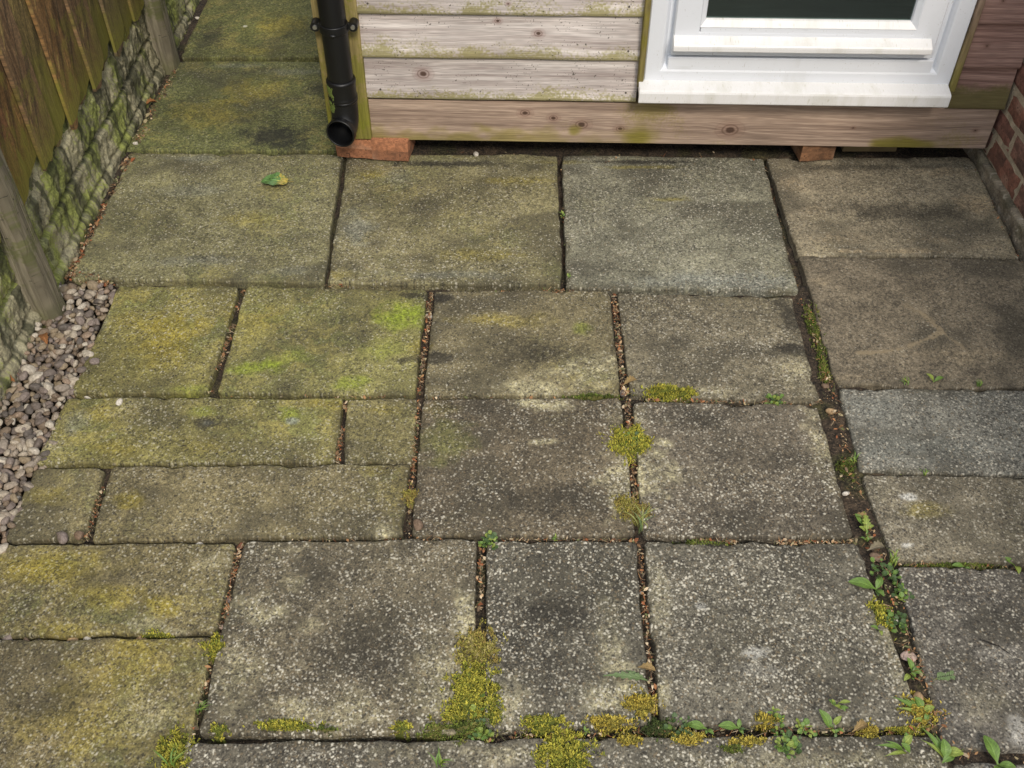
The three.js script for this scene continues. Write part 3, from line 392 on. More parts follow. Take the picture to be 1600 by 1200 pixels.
  mesh('door_trim', trimGeo(.015, .341, .262, 2.06, .018, .04), wood(woodTex(2.1, .06, 18, [104, 94, 52], [138, 126, 74], { px: 480, algae: (x, y, n, f) => ss(.35, .6, n + (f - .5) * .2) * .7, algCol: [118, 112, 34] })), SHED);
  mesh('door_trim', trimGeo(.017, 1.1775, .262, 2.06, .018, .04), wood(woodTex(2.1, .06, 19, [112, 92, 76], [160, 142, 124], { px: 480, algae: (x, y, n, f) => ss(.25, .03, x + (n - .5) * .15) * .7, algCol: [116, 112, 44] })), SHED);
  // floor, side and back walls, roof
  const side = wood(woodTex(1.4, .5, 23, [120, 104, 92], [176, 162, 148], { px: 400, knots: 3 }));
  mesh('floor', rbox(1.84, .05, 1.4, .004, .41, .118, -.74), side, SHED);
  mesh('side_wall', rbox(.03, 2.0, 1.36, .004, -.505, 1.13, -.80), side, SHED);
  mesh('side_wall', rbox(.03, 2.0, 1.36, .004, 1.32, 1.13, -.74), side, SHED);
  mesh('back_wall', rbox(1.76, 2.0, .03, .004, .41, 1.13, -1.42), side, SHED);
  mesh('inner_lining', rbox(.74, 1.86, .012, .002, -.037, 1.13, -.03), side, SHED);
  mesh('inner_lining', rbox(.13, 1.86, .012, .002, 1.24, 1.13, -.03), side, SHED);
  mesh('lintel', rbox(.86, .08, .03, .002, .767, 2.03, -.035), side, SHED);
  mesh('roof', rbox(2.0, .05, 1.66, .01, .41, TOP + .06, -.66), std({ color: 0x3a3a3a, roughness: .95 }), SHED);
  mesh('eaves_board', rbox(2.0, .11, .02, .004, .41, TOP + .0, .175), tr, SHED);
}
{ // the white door
  const dirt = tex(1024, 512, (i, j, o) => { const x = i / 700, y = j / 700; const a = ss(.62, .9, fbm(x * 9, y * 9, 4)) * .09 + (vn(x * 300, y * 300) > .93 && vn(x * 20, y * 20) > .55 ? .22 : 0) + ss(.8, .96, vn(x * 60, y * 140) * .6 + hs(i, j) * .4) * .05; o[0] = lerp(226, 120, a); o[1] = lerp(230, 116, a); o[2] = lerp(236, 96, a); });
  const pvc = std({ map: dirt, roughness: .32 });
  const ledge = std({ map: tex(1024, 256, (i, j, o) => { const x = i / 700, y = j / 700; const a = ss(.5, .85, fbm(x * 22, y * 22, 4)) * .12 + (vn(x * 260, y * 260) > .9 ? .25 * vn(x * 30, y * 30) : 0) + hs(i, j) * .05; o[0] = lerp(236, 132, a); o[1] = lerp(236, 128, a); o[2] = lerp(236, 92, a); }), roughness: .4 });
  const door = group('door', SHED); door.userData.label = 'white plastic door with dark glass pane, drip bar and sill';
  // mitred ring from a profile of [inset from the outer edge, depth z]
  function ring(x0, y0, x1, y1, prof, sides = ['b', 'l', 'r', 't']) {
    const geos = []; const C = (i, d) => [[x0 + i, y0 + i, d], [x1 - i, y0 + i, d], [x1 - i, y1 - i, d], [x0 + i, y1 - i, d]];
    const ends = { b: [0, 1], r: [1, 2], t: [2, 3], l: [3, 0] };
    for (const s of sides) { const [a, b] = ends[s], pos = []; for (let k = 0; k < prof.length - 1; k++) { const A = C(...prof[k]), B = C(...prof[k + 1]); const p = [A[a], A[b], B[b], B[a]]; for (const t of [0, 1, 2, 0, 2, 3]) pos.push(...p[t]); } const g = new THREE.BufferGeometry(); g.setAttribute('position', new THREE.Float32BufferAttribute(pos, 3)); g.computeVertexNormals(); boxUV(g); geos.push(g); }
    return geos;
  }
  // outer frame: uprights, head and threshold, mitred at the corners
  const F = ring(.349, .268, 1.168, 2.05, [[0, -.03], [0, .026], [.003, .030], [.040, .030], [.044, .028], [.050, .020], [.053, .012], [.078, .012], [.078, -.03]]);
  ['threshold', 'upright', 'upright', 'head'].forEach((n, k) => mesh('frame_' + n, F[k], pvc, door));
  mesh('threshold_step', rbox(.70, .052, .030, .004, .7585, .322, .0125), pvc, door);
  // sash
  const Sx = ring(.414, .358, 1.096, 1.99, [[0, .005], [0, .034], [.003, .038], [.064, .038], [.066, .036], [.066, .012]]);
  Sx.forEach((g) => mesh('sash_rail', g, pvc, door));
  const Bd = ring(.478, .436, 1.036, 1.93, [[0, .012], [0, .037], [.002, .0395], [.015, .026], [.017, .020], [.017, .008]]);
  Bd.forEach((g, k) => mesh('glazing_bead', g, k ? pvc : ledge, door));
  mesh('sash_rail', rbox(.55, .02, .026, .002, .757, .430, .0245), pvc, door);
  const pane = rbox(.535, 1.47, .006, .001, .757, 1.185, .014);
  const scr = tex(512, 512, (i, j, o) => { const v = 128 + (vn(i * .35 + j * .08, j * .012) - .5) * 60 + (vn(i * .05, j * .05) - .5) * 60; o[0] = o[1] = o[2] = v; }, false);
  mesh('glass_pane', pane, new THREE.MeshPhysicalMaterial({ color: 0x9fb0ac, transmission: .94, thickness: 0, roughness: .16, ior: 1.5, bumpMap: scr, bumpScale: .0006, side: THREE.DoubleSide }), door);
  const extr = (pts, x0, x1) => { const s = new THREE.Shape(pts.map(p => new THREE.Vector2(...p))); const g = new THREE.ExtrudeGeometry(s, { depth: x1 - x0 - .004, bevelEnabled: true, bevelSize: .001, bevelThickness: .002, bevelSegments: 2 }); g.rotateY(-Math.PI / 2); g.translate(x1 - .002, 0, 0); return boxUV(g); };
  // drip bar: sloping top, upright nose
  mesh('drip_bar', extr([[.036, .413], [.040, .413], [.064, .401], [.0665, .398], [.067, .394], [.067, .386], [.065, .384], [.036, .384]], .414, 1.079), ledge, door);
  // sill: sloping top and front lip with a rounded nose
  mesh('sill', extr([[-.02, .283], [.031, .281], [.070, .2735], [.074, .271], [.0755, .267], [.0755, .241], [.073, .238], [.064, .238], [.064, .256], [-.02, .256]], .336, 1.164), ledge, door);
  function fixFacing(g) { return g; }
}

// ---------- downpipe ----------
{
  const blk = new THREE.MeshStandardMaterial({ color: 0x121315, roughness: .4, bumpMap: null, side: THREE.DoubleSide });
  const pipeTex = tex(256, 512, (i, j, o) => { const a = ss(.6, .75, fbm(i * .03, j * .03, 4)) * ss(40, 110, Math.abs(i - 128) + 20) ; o[0] = 12 + a * 6; o[1] = 13 + a * 6; o[2] = 14 + a * 5; });
  const D = group('downpipe'); D.position.set(-.466, 0, -2.482); tag(D, 'black plastic downpipe fixed to the left corner of the shed', 'downpipe');
  const tube = (r, y0, y1, ri = r - .003) => new THREE.LatheGeometry([[ri, y0], [r - .001, y0], [r, y0 + .001], [r, y1 - .001], [r - .001, y1], [ri, y1], [ri, y0]].map(p => new THREE.Vector2(...p)), 48);
  mesh('pipe', tube(.034, .25, 2.1), blk, D);
  const lathe = (pts) => new THREE.LatheGeometry(pts.map(p => new THREE.Vector2(...p)), 48);
  // socket of the shoe with two raised rings
  const so = mesh('socket', lathe([[.035, .236], [.0385, .236], [.0395, .238], [.0395, .244], [.0375, .247], [.0375, .279], [.0395, .282], [.0400, .289], [.0385, .293], [.0345, .294]]), blk, D);
  mesh('lower_ring', lathe([[.036, .228], [.0385, .229], [.0392, .2325], [.0385, .236], [.036, .237]]), blk, D);
  // moss film on the socket's left side
  const R = rng(5), mp = [];
  // bend: swept tube from vertical to forward, flared open end
  const a0 = new THREE.Vector3(0, .25, 0), dir = new THREE.Vector3(-.22, -.06, .97).normalize();
  const end = new THREE.Vector3(-.008, .158, .046), c1 = new THREE.Vector3(.001, .157, .006);
  const curve = new THREE.CubicBezierCurve3(a0, new THREE.Vector3(0, .19, 0), c1, end);
  const mkTube = (r, flip) => new THREE.TubeGeometry(curve, 24, r, 40, false);
  const bend = mesh('shoe', mkTube(.037), blk, D);
  mesh('shoe_lining', mkTube(.033), blk, D);
  const q = new THREE.Quaternion().setFromUnitVectors(new THREE.Vector3(0, 1, 0), curve.getTangent(1));
  const lip = lathe([[.0345, -.012], [.0355, .012], [.037, .0135], [.0395, .0135], [.0405, .011], [.0405, -.004], [.037, -.008]]); lip.applyQuaternion(q); lip.translate(end.x, end.y, end.z); mesh('outlet_lip', lip, blk, D);
  // bracket with two lugs and screws
  for (const y of [.438, 1.35]) {
    const br = mesh('bracket', lathe([[.0345, y - .011], [.0365, y - .011], [.0375, y - .009], [.0375, y + .009], [.0365, y + .011], [.0345, y + .011]]), blk, D);
    for (const s of [-1, 1]) { const lg = new THREE.CylinderGeometry(.0125, .0125, .03, 24); lg.rotateX(Math.PI / 2); lg.translate(s * .049, y, -.012); mesh('lug', lg, blk, br); const ar = rbox(.016, .018, .012, .003, s * .042, y, -.006); mesh('arm', ar, blk, br); const sc = new THREE.CylinderGeometry(.0055, .0065, .004, 16); sc.rotateX(Math.PI / 2); sc.translate(s * .049, y, .0045); mesh('screw', sc, std({ color: 0xb9b9b9, metalness: .9, roughness: .35 }), br); }
    const nb = new THREE.SphereGeometry(.006, 16, 12); nb.scale(1.4, .7, .7); nb.translate(0, y - .008, .0375); mesh('clip', nb, blk, br);
  }
  // film of algae clinging to the shoe
  const gp = [], gm = std({ color: new THREE.Color().setRGB(.11, .15, .03), roughness: 1 });
  const ag = []; for (let k = 0; k < 900; k++) { const th = Math.PI + .25 + R() * .75, y = .205 + Math.pow(R(), 1.2) * .075; if (vn(th * 8, y * 90) < .42) continue; const rr = y < .23 ? .0375 : .0385; const s = new THREE.IcosahedronGeometry(.0009 + R() * .0014, 0); s.scale(1, 1.2, .6); s.translate(Math.cos(th) * rr, y, -Math.sin(th) * rr); ag.push(s); }
  if (ag.length) { const m = mesh('algae', mergeGeometries(ag), gm, D); m.userData.kind = 'stuff'; m.userData.label = 'green algae film on the pipe shoe'; }
}

// ---------- bricks and blocks under the shed ----------
function brickGeo(w, h, d, seed, chip = .003) {
  const g = new THREE.BoxGeometry(w, h, d, 12, 5, 6), p = g.attributes.position, R = rng(seed), o = R() * 90;
  for (let i = 0; i < p.count; i++) { let x = p.getX(i), y = p.getY(i), z = p.getZ(i); const ex = w / 2 - Math.abs(x), ey = h / 2 - Math.abs(y), ez = d / 2 - Math.abs(z); const near = [ex, ey, ez].sort((a, b) => a - b); const k = near[1] < .001 ? 1 : 0; const n = .3 + 1.2 * vn(x * 50 + o, (y + z) * 50 + o); if (k) { const s = chip * n; if (ex < .001) x -= Math.sign(x) * s; if (ey < .001) y -= Math.sign(y) * s; if (ez < .001) z -= Math.sign(z) * s; } const b = (fbm(x * 40 + o, y * 40 + z * 33, 2) - .5) * .002; if (ez < .001) z += b; if (ex < .001) x += b; p.setXYZ(i, x, y, z); }
  g.computeVertexNormals(); return boxUV(g);
}
const brickTex = (seed, c, dark) => tex(512, 512, (i, j, o) => { const x = i / 1500, y = j / 1500, n = fbm(x * 30 + seed, y * 30, 4), k = vn(x * 400, y * 400 + seed), l = hs(i + seed, j), m = .72 + n * .5 + (k - .5) * .3 + (l - .5) * .22; const d = ss(.5, .72, fbm(x * 20 + 5, y * 26 + seed, 3)) * dark, w = ss(.66, .8, fbm(x * 26 + seed * 3, y * 22, 4) + .05) * .5; let r = c[0] * m, g = c[1] * m, b = c[2] * m; r = lerp(r, 62, d); g = lerp(g, 50, d); b = lerp(b, 44, d); r = lerp(r, 168, w); g = lerp(g, 142, w); b = lerp(b, 124, w); if (k > .9) { r *= .6; g *= .6; b *= .6; } o[0] = r; o[1] = g; o[2] = b; });
const fineBump = tex(512, 512, (i, j, o) => { o[0] = o[1] = o[2] = 255 * (.5 * fbm(i * .03, j * .03, 3) + .3 * vn(i * .25, j * .25) + .2 * hs(i, j)); }, false);
{
  const om = std({ map: brickTex(3, [170, 116, 84], .25), bumpMap: fineBump, bumpScale: .002, roughness: .95 });
  const b1 = mesh('support_brick', brickGeo(.215, .066, .103, 5, .0014), om); b1.position.set(-.406, .043, -2.578); b1.rotation.y = -.12; tag(b1, 'orange brick lying under the left corner of the shed below the downpipe', 'brick');
  const b2 = mesh('support_brick', brickGeo(.103, .060, .215, 8, .0014), std({ map: brickTex(9, [122, 88, 62], .5), bumpMap: fineBump, bumpScale: .002 })); b2.position.set(.865, .040, -2.63); b2.rotation.y = .12; tag(b2, 'brown brick seen end-on under the shed below the door', 'brick');
  const b3 = mesh('timber_block', rbox(.16, .058, .14, .004), wood(woodTex(.2, .1, 71, [92, 80, 54], [130, 112, 78], {}))); b3.position.set(1.045, .036, -2.645); tag(b3, 'dark timber block under the shed to the right of the brown brick', 'block');
}

// ---------- brick wall on the right ----------
{
  const Wl = group('brick_wall'); tag(Wl, 'red brick wall with pale mortar along the right side', 'wall'); const X = 1.352, z0 = -2.95, z1 = .35, rowsN = 16;
  const mats = [brickTexMat(21, [126, 88, 76], .45), brickTexMat(22, [136, 94, 78], .4), brickTexMat(23, [114, 84, 74], .6), brickTexMat(24, [128, 95, 82], .55)];
  function brickTexMat(s, c, d) { return std({ map: brickTex(s, c, d), bumpMap: fineBump, bumpScale: .003, roughness: .95 }); }
  const variants = [1, 2, 3, 4, 5].map(k => brickGeo(.103, .065, .215, 300 + k, .0025)), halves = brickGeo(.103, .065, .1025, 340, .0025), R = rng(19);
  for (let r = 0; r < rowsN; r++) { const y = .042 + r * .075 + .0325; let z = z0 - (r % 2 ? .1125 : 0); while (z < z1 - .1) { const m = mesh('brick', variants[Math.floor(R() * 5)], mats[Math.floor(R() * 4)], Wl); m.position.set(X + .0515 + (R() - .5) * .003, y + (R() - .5) * .002, z + .1075); m.rotation.y = (R() - .5) * .008; if (R() < .5) m.rotation.x = Math.PI; z += .225; } }
  const mt = tex(512, 512, (i, j, o) => { const n = fbm(i * .03, j * .03, 4), l = hs(i, j), m = .75 + n * .35 + (l - .5) * .3; o[0] = 186 * m; o[1] = 172 * m; o[2] = 148 * m; });
  const body = rbox(.09, rowsN * .075, z1 - z0 + .1, .002, X + .048, .04 + rowsN * .0375, (z0 + z1) / 2 - .02); const u = body.attributes.uv; for (let i = 0; i < u.count; i++) u.setXY(i, u.getX(i) * 3, u.getY(i) * 3);
  mesh('mortar', body, std({ map: mt, bumpMap: fineBump, bumpScale: .004, roughness: 1 }), Wl);
  // rough concrete footing
  const nx = 330, ny = 10, pos = [], uv = [], idx = []; for (let i = 0; i <= nx; i++) for (let j = 0; j <= ny; j++) { const z = lerp(z0, z1, i / nx), t = j / ny; const top = .036 + (fbm(z * 12, 3, 4) - .5) * .024; let x = X - .012 - (fbm(z * 18, t * 3 + 7, 4) - .5) * .018, y = lerp(-.04, top, Math.min(1, t * 1.25)); if (t > .8) { x = lerp(x, X + .02, (t - .8) * 5); y = top + (t - .8) * .01; } pos.push(x, y, z); uv.push(z * 3, y * 3 + x); }
  for (let i = 0; i < nx; i++) for (let j = 0; j < ny; j++) { const a = i * (ny + 1) + j; idx.push(a, a + 1, a + ny + 1, a + 1, a + ny + 2, a + ny + 1); }
  const g = new THREE.BufferGeometry(); g.setAttribute('position', new THREE.Float32BufferAttribute(pos, 3)); g.setAttribute('uv', new THREE.Float32BufferAttribute(uv, 2)); g.setIndex(idx); g.computeVertexNormals();
  const ft = tex(512, 512, (i, j, o) => { const n = fbm(i * .02, j * .02, 4), l = hs(i, j), k = vn(i * .2, j * .2), m = .7 + n * .5 + (l - .5) * .2 + (k - .5) * .3, d = ss(.5, .7, fbm(i * .012 + 4, j * .02, 3)) * .6, w = ss(.6, .75, fbm(i * .03, j * .03 + 9, 4)) * .5; o[0] = lerp(lerp(142, 84, d), 196, w) * m; o[1] = lerp(lerp(132, 80, d), 190, w) * m; o[2] = lerp(lerp(114, 62, d), 178, w) * m; });
  mesh('footing', g, std({ map: ft, bumpMap: fineBump, bumpScale: .004 }), Wl).userData.label = 'rough grey concrete footing under the brick wall';
}

// ---------- fence on the left ----------
{
  const Fn = group('timber_fence'); tag(Fn, 'brown timber fence with mossy stone-faced concrete base along the left side', 'fence');
  const posts = [-4.31, -3.09, -1.868, -.648, .572];
  const bt = [0, 1, 2, 3, 4, 5].map(k => wood(woodTex(1.5, .12, 130 + k, [[84, 62, 40], [98, 64, 38], [94, 78, 48], [104, 76, 42], [84, 66, 50], [104, 88, 50]][k], [[132, 106, 76], [146, 104, 70], [134, 116, 80], [150, 116, 74], [132, 112, 90], [144, 126, 84]][k], { px: 620, saw: true, algae: (x, y, n, f) => clamp(ss(.16 + .05 * (k % 3), .0, x + (n - .5) * .34 + (f - .5) * .05) * .85 + ss(.56, .72, n + (f - .5) * .25) * .5), algCol: [124, 122, 46] }), { bumpScale: .003 }));
  const R = rng(44);
  function fenceBoard(w, len, slant, seed) { // hangs down from y=0..len, bottom edge cut ragged; near edge thick
    const nx = 8, ny = 16, P = [], U = [], I = []; const layer = (front) => { for (let j = 0; j <= ny; j++) for (let i = 0; i <= nx; i++) { const s = i / nx, t = j / ny; const z = (s - .5) * w + (vn(t * 6, seed) - .5) * .005; const lo = slant * (s - .5) * w + (fbm(s * 5 + seed, seed, 3) - .5) * .034 - .012 * Math.pow(Math.abs(s - .5) * 2, 3) * -1; const y = lerp(lo, len, Math.pow(t, 1.8)); const th = .0085; P.push(front ? th / 2 + (vn(z * 30, y * 4 + seed) - .5) * .002 : -th / 2, y, z); U.push(y / 1.5, s * .96 + .02); } };
    layer(true); layer(false); const o = (nx + 1) * (ny + 1);
    for (let j = 0; j < ny; j++) for (let i = 0; i < nx; i++) { const a = j * (nx + 1) + i; I.push(a, a + nx + 1, a + 1, a + 1, a + nx + 1, a + nx + 2, o + a, o + a + 1, o + a + nx + 1, o + a + 1, o + a + nx + 2, o + a + nx + 1); }
    const rim = []; for (let i = 0; i <= nx; i++) rim.push(i); for (let j = 1; j <= ny; j++) rim.push(j * (nx + 1) + nx); for (let i = nx - 1; i >= 0; i--) rim.push(ny * (nx + 1) + i); for (let j = ny - 1; j >= 0; j--) rim.push(j * (nx + 1));
    for (let k = 0; k < rim.length - 1; k++) { const a = rim[k], b = rim[k + 1]; I.push(a, b, o + a, b, o + b, o + a); }
    let g = new THREE.BufferGeometry(); g.setAttribute('position', new THREE.Float32BufferAttribute(P, 3)); g.setAttribute('uv', new THREE.Float32BufferAttribute(U, 2)); g.setIndex(I); g = g.toNonIndexed(); g.computeVertexNormals(); return g;
  }
  const tips = { }; const seen = [.289, .292, .286, .285, .272, .275, .266, .283, .262, .256];
  for (let p = 0; p < posts.length - 1; p++) { const zA = posts[p], zB = posts[p + 1], n = 11; for (let k = 0; k < n; k++) { const z = zB - .05 - (k + .5) * (zB - zA - .1) / n, y0 = (p === 1 ? seen[Math.min(9, k)] + (R() - .5) * .02 : .27 + (R() - .5) * .03) - .03; const w = .108 + R() * .012; const m = mesh('fence_board', fenceBoard(w, 1.5 - y0 + .25, -.3 + (R() - .5) * .5, 3 + p * 20 + k), bt[Math.floor(R() * 6)], Fn); m.position.set(-1.156 + (k % 2 ? -.0105 : 0) + (R() - .5) * .003, y0, z); m.rotation.y = .012 + (R() - .5) * .02; } }
  for (let p = 0; p < posts.length - 1; p++) for (const y of [.55, 1.55]) mesh('rail', rbox(.04, .07, posts[p + 1] - posts[p] - .06, .004, -1.2, y, (posts[p] + posts[p + 1]) / 2), bt[0], Fn);
  // stone-faced concrete boards between the posts
  const rockTex = tex(2048, 512, (i, j, o) => { const x = i / 1500, y = j / 1500; const n = fbm(x * 12, y * 14, 4), n2 = fbm(x * 45, y * 30, 3), l = hs(i, j), k = vn(x * 300, y * 300); const m = .62 + n * .4 + n2 * .35 + (k - .5) * .3 + (l - .5) * .2; let r = 158, g = 152, b = 124; const al = ss(.42, .6, fbm(x * 9 + 3, y * 7 + 8, 4) + (k - .5) * .2 + (n2 - .5) * .2); r = lerp(r, 120, al * .75); g = lerp(g, 130, al * .75); b = lerp(b, 58, al * .75); const dk = ss(.5, .66, fbm(x * 40 + 30, y * 9, 4)) * .6; r = lerp(r, 48, dk); g = lerp(g, 50, dk); b = lerp(b, 34, dk); const pl = ss(.58, .7, fbm(x * 30 + 60, y * 14, 4)) * .35; r = lerp(r, 176, pl); g = lerp(g, 172, pl); b = lerp(b, 146, pl); o[0] = r * m; o[1] = g * m; o[2] = b * m; });
  const rockMat = std({ map: rockTex, bumpMap: fineBump, bumpScale: .003, roughness: 1 });
  for (let p = 0; p < posts.length - 1; p++) {
    const zA = posts[p] + .02, zB = posts[p + 1] - .02, nz = 230, ny = 64, H = .33, pos = [], uv = [], idx = [];
    for (let j = 0; j <= ny; j++) for (let i = 0; i <= nz; i++) {
      const z = lerp(zA, zB, i / nz), y = -.06 + (H + .06) * j / ny; const yw = y + (fbm(z * 6, p * 9, 3) - .5) * .022;
      let gr = 0; for (const [gy, gs] of [[.035, .35], [.128, 1.25], [.24, .3]]) gr = Math.max(gr, gs * Math.exp(-Math.pow((yw - gy) / .006, 2))); const c = yw < .035 ? .035 - yw : yw < .128 ? Math.min(yw - .035, .128 - yw) : yw < .225 ? Math.min(yw - .128, .225 - yw) : yw - .225;
      const ch = Math.abs(fbm(z * 34 + y * 12 + 7, y * 34 + p * 5, 4) - .5) * 2, ch2 = Math.abs(fbm(z * 80 - y * 30, y * 60 + p * 7 + 3, 3) - .5) * 2, big = fbm(z * 6 + p * 3, y * 9, 3);
      const bump = .014 * big + .0055 * Math.pow(1 - ch, 2) + .004 * Math.pow(1 - ch2, 1.5) + .005 * ss(0, .012, c) + (fbm(z * 120, y * 70, 3) - .5) * .010 - gr * .012 - .02 * ss(.2, .31, y);
      pos.push(-1.181 + bump + .013 * ss(.08, .0, y) + (fbm(z * 14, y * 30 + 50, 3) - .5) * .012 * ss(.08, .0, y), y, z); uv.push(z / 1.3653, (y + p * .11) / .3413);
    }
    for (let j = 0; j < ny; j++) for (let i = 0; i < nz; i++) { const a = j * (nz + 1) + i; idx.push(a, a + nz + 1, a + 1, a + 1, a + nz + 1, a + nz + 2); }
    const o0 = pos.length / 3; pos.push(-1.24, H, zA, -1.24, H, zB, -1.24, -.06, zA, -1.24, -.06, zB); uv.push(0, 0, 1, 0, 0, 1, 1, 1); const tl = ny * (nz + 1); idx.push(tl, o0, tl + nz, tl + nz, o0, o0 + 1, o0, o0 + 2, o0 + 1, o0 + 1, o0 + 2, o0 + 3);
    const g = new THREE.BufferGeometry(); g.setAttribute('position', new THREE.Float32BufferAttribute(pos, 3)); g.setAttribute('uv', new THREE.Float32BufferAttribute(uv, 2)); g.setIndex(idx); g.computeVertexNormals(); mesh('stone_faced_board', g, rockMat, Fn);
  }
  const pt = wood(woodTex(1.9, .12, 203, [84, 78, 64], [140, 132, 112], { px: 600, algae: (x, y, n, f) => clamp(ss(.45, .68, n + (f - .5) * .25) * .5 + ss(.12, .02, x + (n - .5) * .15) * .4), algCol: [84, 92, 40], specks: true }), { bumpScale: .004, roughness: .95 });
  for (const z of posts) { const g = new THREE.BoxGeometry(.09, 1.9, .075, 6, 60, 6), p = g.attributes.position, u = g.attributes.uv; for (let i = 0; i < p.count; i++) { let x = p.getX(i), y = p.getY(i), zz = p.getZ(i); const cx = .045 - Math.abs(x), cz = .0375 - Math.abs(zz); if (cx < .001 && cz < .001) { x -= Math.sign(x) * (.006 + .003 * vn(y * 20, z)); zz -= Math.sign(zz) * (.006 + .003 * vn(y * 20, z + 3)); } const b = (fbm(y * 14 + z, x * 30 + zz * 30, 3) - .5) * .005; x += b; zz += b; p.setXYZ(i, x, y, zz); u.setXY(i, (y + .95) / 1.9, clamp((x + zz + .08) / .17, .02, .98)); } g.computeVertexNormals(); g.translate(-1.157, .88, z); mesh('post', g, pt, Fn); }
}

// ---------- gravel strip ----------
function pebbleGeo(seed, detail = 2, flat = .55) { const g0 = new THREE.IcosahedronGeometry(1, detail); let g = mergeVertices((g0.deleteAttribute('normal'), g0.deleteAttribute('uv'), g0)); const R = rng(seed), o = R() * 50, p = g.attributes.position, sx = 1, sy = flat * (.8 + R() * .5), sz = .5 + R() * .38; const cuts = [0, 1, 2, 3, 4].map(() => [new THREE.Vector3(R() - .5, R() - .5, R() - .5).normalize(), .55 + R() * .28]); const v = new THREE.Vector3(); for (let i = 0; i < p.count; i++) { v.fromBufferAttribute(p, i); const n = .86 + .28 * fbm(v.x * 1.6 + o, v.y * 1.6 + v.z * 1.3 + o, 3); v.multiplyScalar(n); for (const [c, d] of cuts) { const k = v.dot(c); if (k > d) v.addScaledVector(c, (d - k) * .88); } p.setXYZ(i, v.x * sx, v.y * sy, v.z * sz); } g.computeVertexNormals(); const uv = new Float32Array(p.count * 2); for (let i = 0; i < p.count; i++) { uv[i * 2] = p.getX(i) * .5 + .5; uv[i * 2 + 1] = p.getZ(i) * .5 + .5; } g.setAttribute('uv', new THREE.BufferAttribute(uv, 2)); return g; }
const pebTex = tex(256, 256, (i, j, o) => { const n = fbm(i * .03, j * .05, 4), k = vn(i * .25, j * .25), l = hs(i, j), m = 212 + (n - .5) * 90 + (k - .5) * 40 + (l - .5) * 30; o[0] = m + 4; o[1] = m; o[2] = m - 6; });
const pebMat = (hex) => std({ color: hex, map: pebTex, roughness: .72 });
const PEB = [0x988c86, 0xaaa095, 0xbaaea0, 0x7f756f, 0xccc2b2, 0x90806f, 0xa79880, 0xae9a88, 0x736c67, 0xdad3c6].map(pebMat);
const PG = []; for (let k = 0; k < 14; k++) PG.push(pebbleGeo(500 + k, 2));
{
  const bed = structure(group('gravel_strip')); bed.userData.label = 'strip of brown-grey pebbles between the fence and the paving'; const R = rng(88), all = [];
  for (let layer = 0; layer < 3; layer++) { const s = .0205, x0 = -1.178, x1 = -.985, z0 = -1.975, z1 = .3; const nx = Math.round((x1 - x0) / s), nz = Math.round((z1 - z0) / (s)); for (let i = 0; i < nx; i++) for (let j = 0; j < nz; j++) { const x = x0 + (i + .5 + (R() - .5) * .95) * s, z = z0 + (j + .5 + (R() - .5) * .95) * s; const r = .0086 + R() * R() * .0115; if (x > -1.002 + (vn(z * 30, 3) - .5) * .02 && z > -1.97) { if (!(layer === 2 && R() < .04)) continue; } const f = ss(-1.6, -1.95, z); const y = -.019 + layer * .0085 + R() * .006 - (x > -1.02 ? .003 : 0) + ss(-1.1, -1.18, x) * .006; all.push([x, y, z, r, R() * 6.28, (R() - .5) * .7, (R() - .5) * .7, Math.floor(R() * 14), Math.floor(R() * 10), layer]); } }
  const vis = all.filter(a => a[9] === 2 && a[2] < -1.12).slice(), key = (a) => a[3]; vis.sort((a, b) => key(b) - key(a)); const chosen = new Set(vis.slice(0, 300));
  const E = new THREE.Euler(), Q = new THREE.Quaternion(), Mx = new THREE.Matrix4(), rest = PEB.map(() => []);
  for (const a of all) { E.set(a[5], a[4], a[6]); if (chosen.has(a)) { const m = mesh('pebble', PG[a[7]], PEB[a[8]], bed); m.position.set(a[0], a[1], a[2]); m.rotation.copy(E); m.scale.setScalar(a[3]); } else { Mx.compose(new THREE.Vector3(a[0], a[1], a[2]), Q.setFromEuler(E), new THREE.Vector3(a[3], a[3], a[3])); rest[a[8]].push([a[7], Mx.clone()]); } }
  const low = []; for (let k = 0; k < 14; k++) low.push(pebbleGeo(500 + k, 1)); const gs = [], cs = [];
  rest.forEach((L, ci) => L.forEach(([gi, M]) => { const g = low[gi].clone().applyMatrix4(M), c = PEB[ci].color, n = g.attributes.position.count, col = new Float32Array(n * 3); for (let i = 0; i < n; i++) { col[i * 3] = c.r; col[i * 3 + 1] = c.g; col[i * 3 + 2] = c.b; } g.setAttribute('color', new THREE.BufferAttribute(col, 3)); gs.push(g); }));
  const fill = mesh('gravel', mergeGeometries(gs), std({ vertexColors: true, map: pebTex, roughness: .72 }), bed); fill.userData.kind = 'stuff';
}
// ---------- loose stones ----------
{ const C = { white: 0xf2eee6, mauve: 0x9a8e8a, brown: 0x8f7a68, pink: 0xd8c2b8, red: 0x9a6650, cream: 0xc9ac86 }, mats = {}; for (const k in C) mats[k] = std({ color: C[k], map: pebTex, roughness: .75 });
  const R = rng(61); STONES.forEach(([x, z, s, c, label], k) => { const m = mesh('stone', PG[k % 14], mats[c], null); m.scale.setScalar(s / 2); m.rotation.set((R() - .5) * .4, R() * 6.28, (R() - .5) * .4); m.position.set(x, groundY(x, z) + s * .16, z); tag(m, label, 'stone'); }); }
function groundY(x, z) { for (const S of SLABS) if (edgeDist(S[1], x, z) < -.004) return S[6]; return x < -1.0 && z > -1.98 ? 0 : soilY(x, z) + .002; }

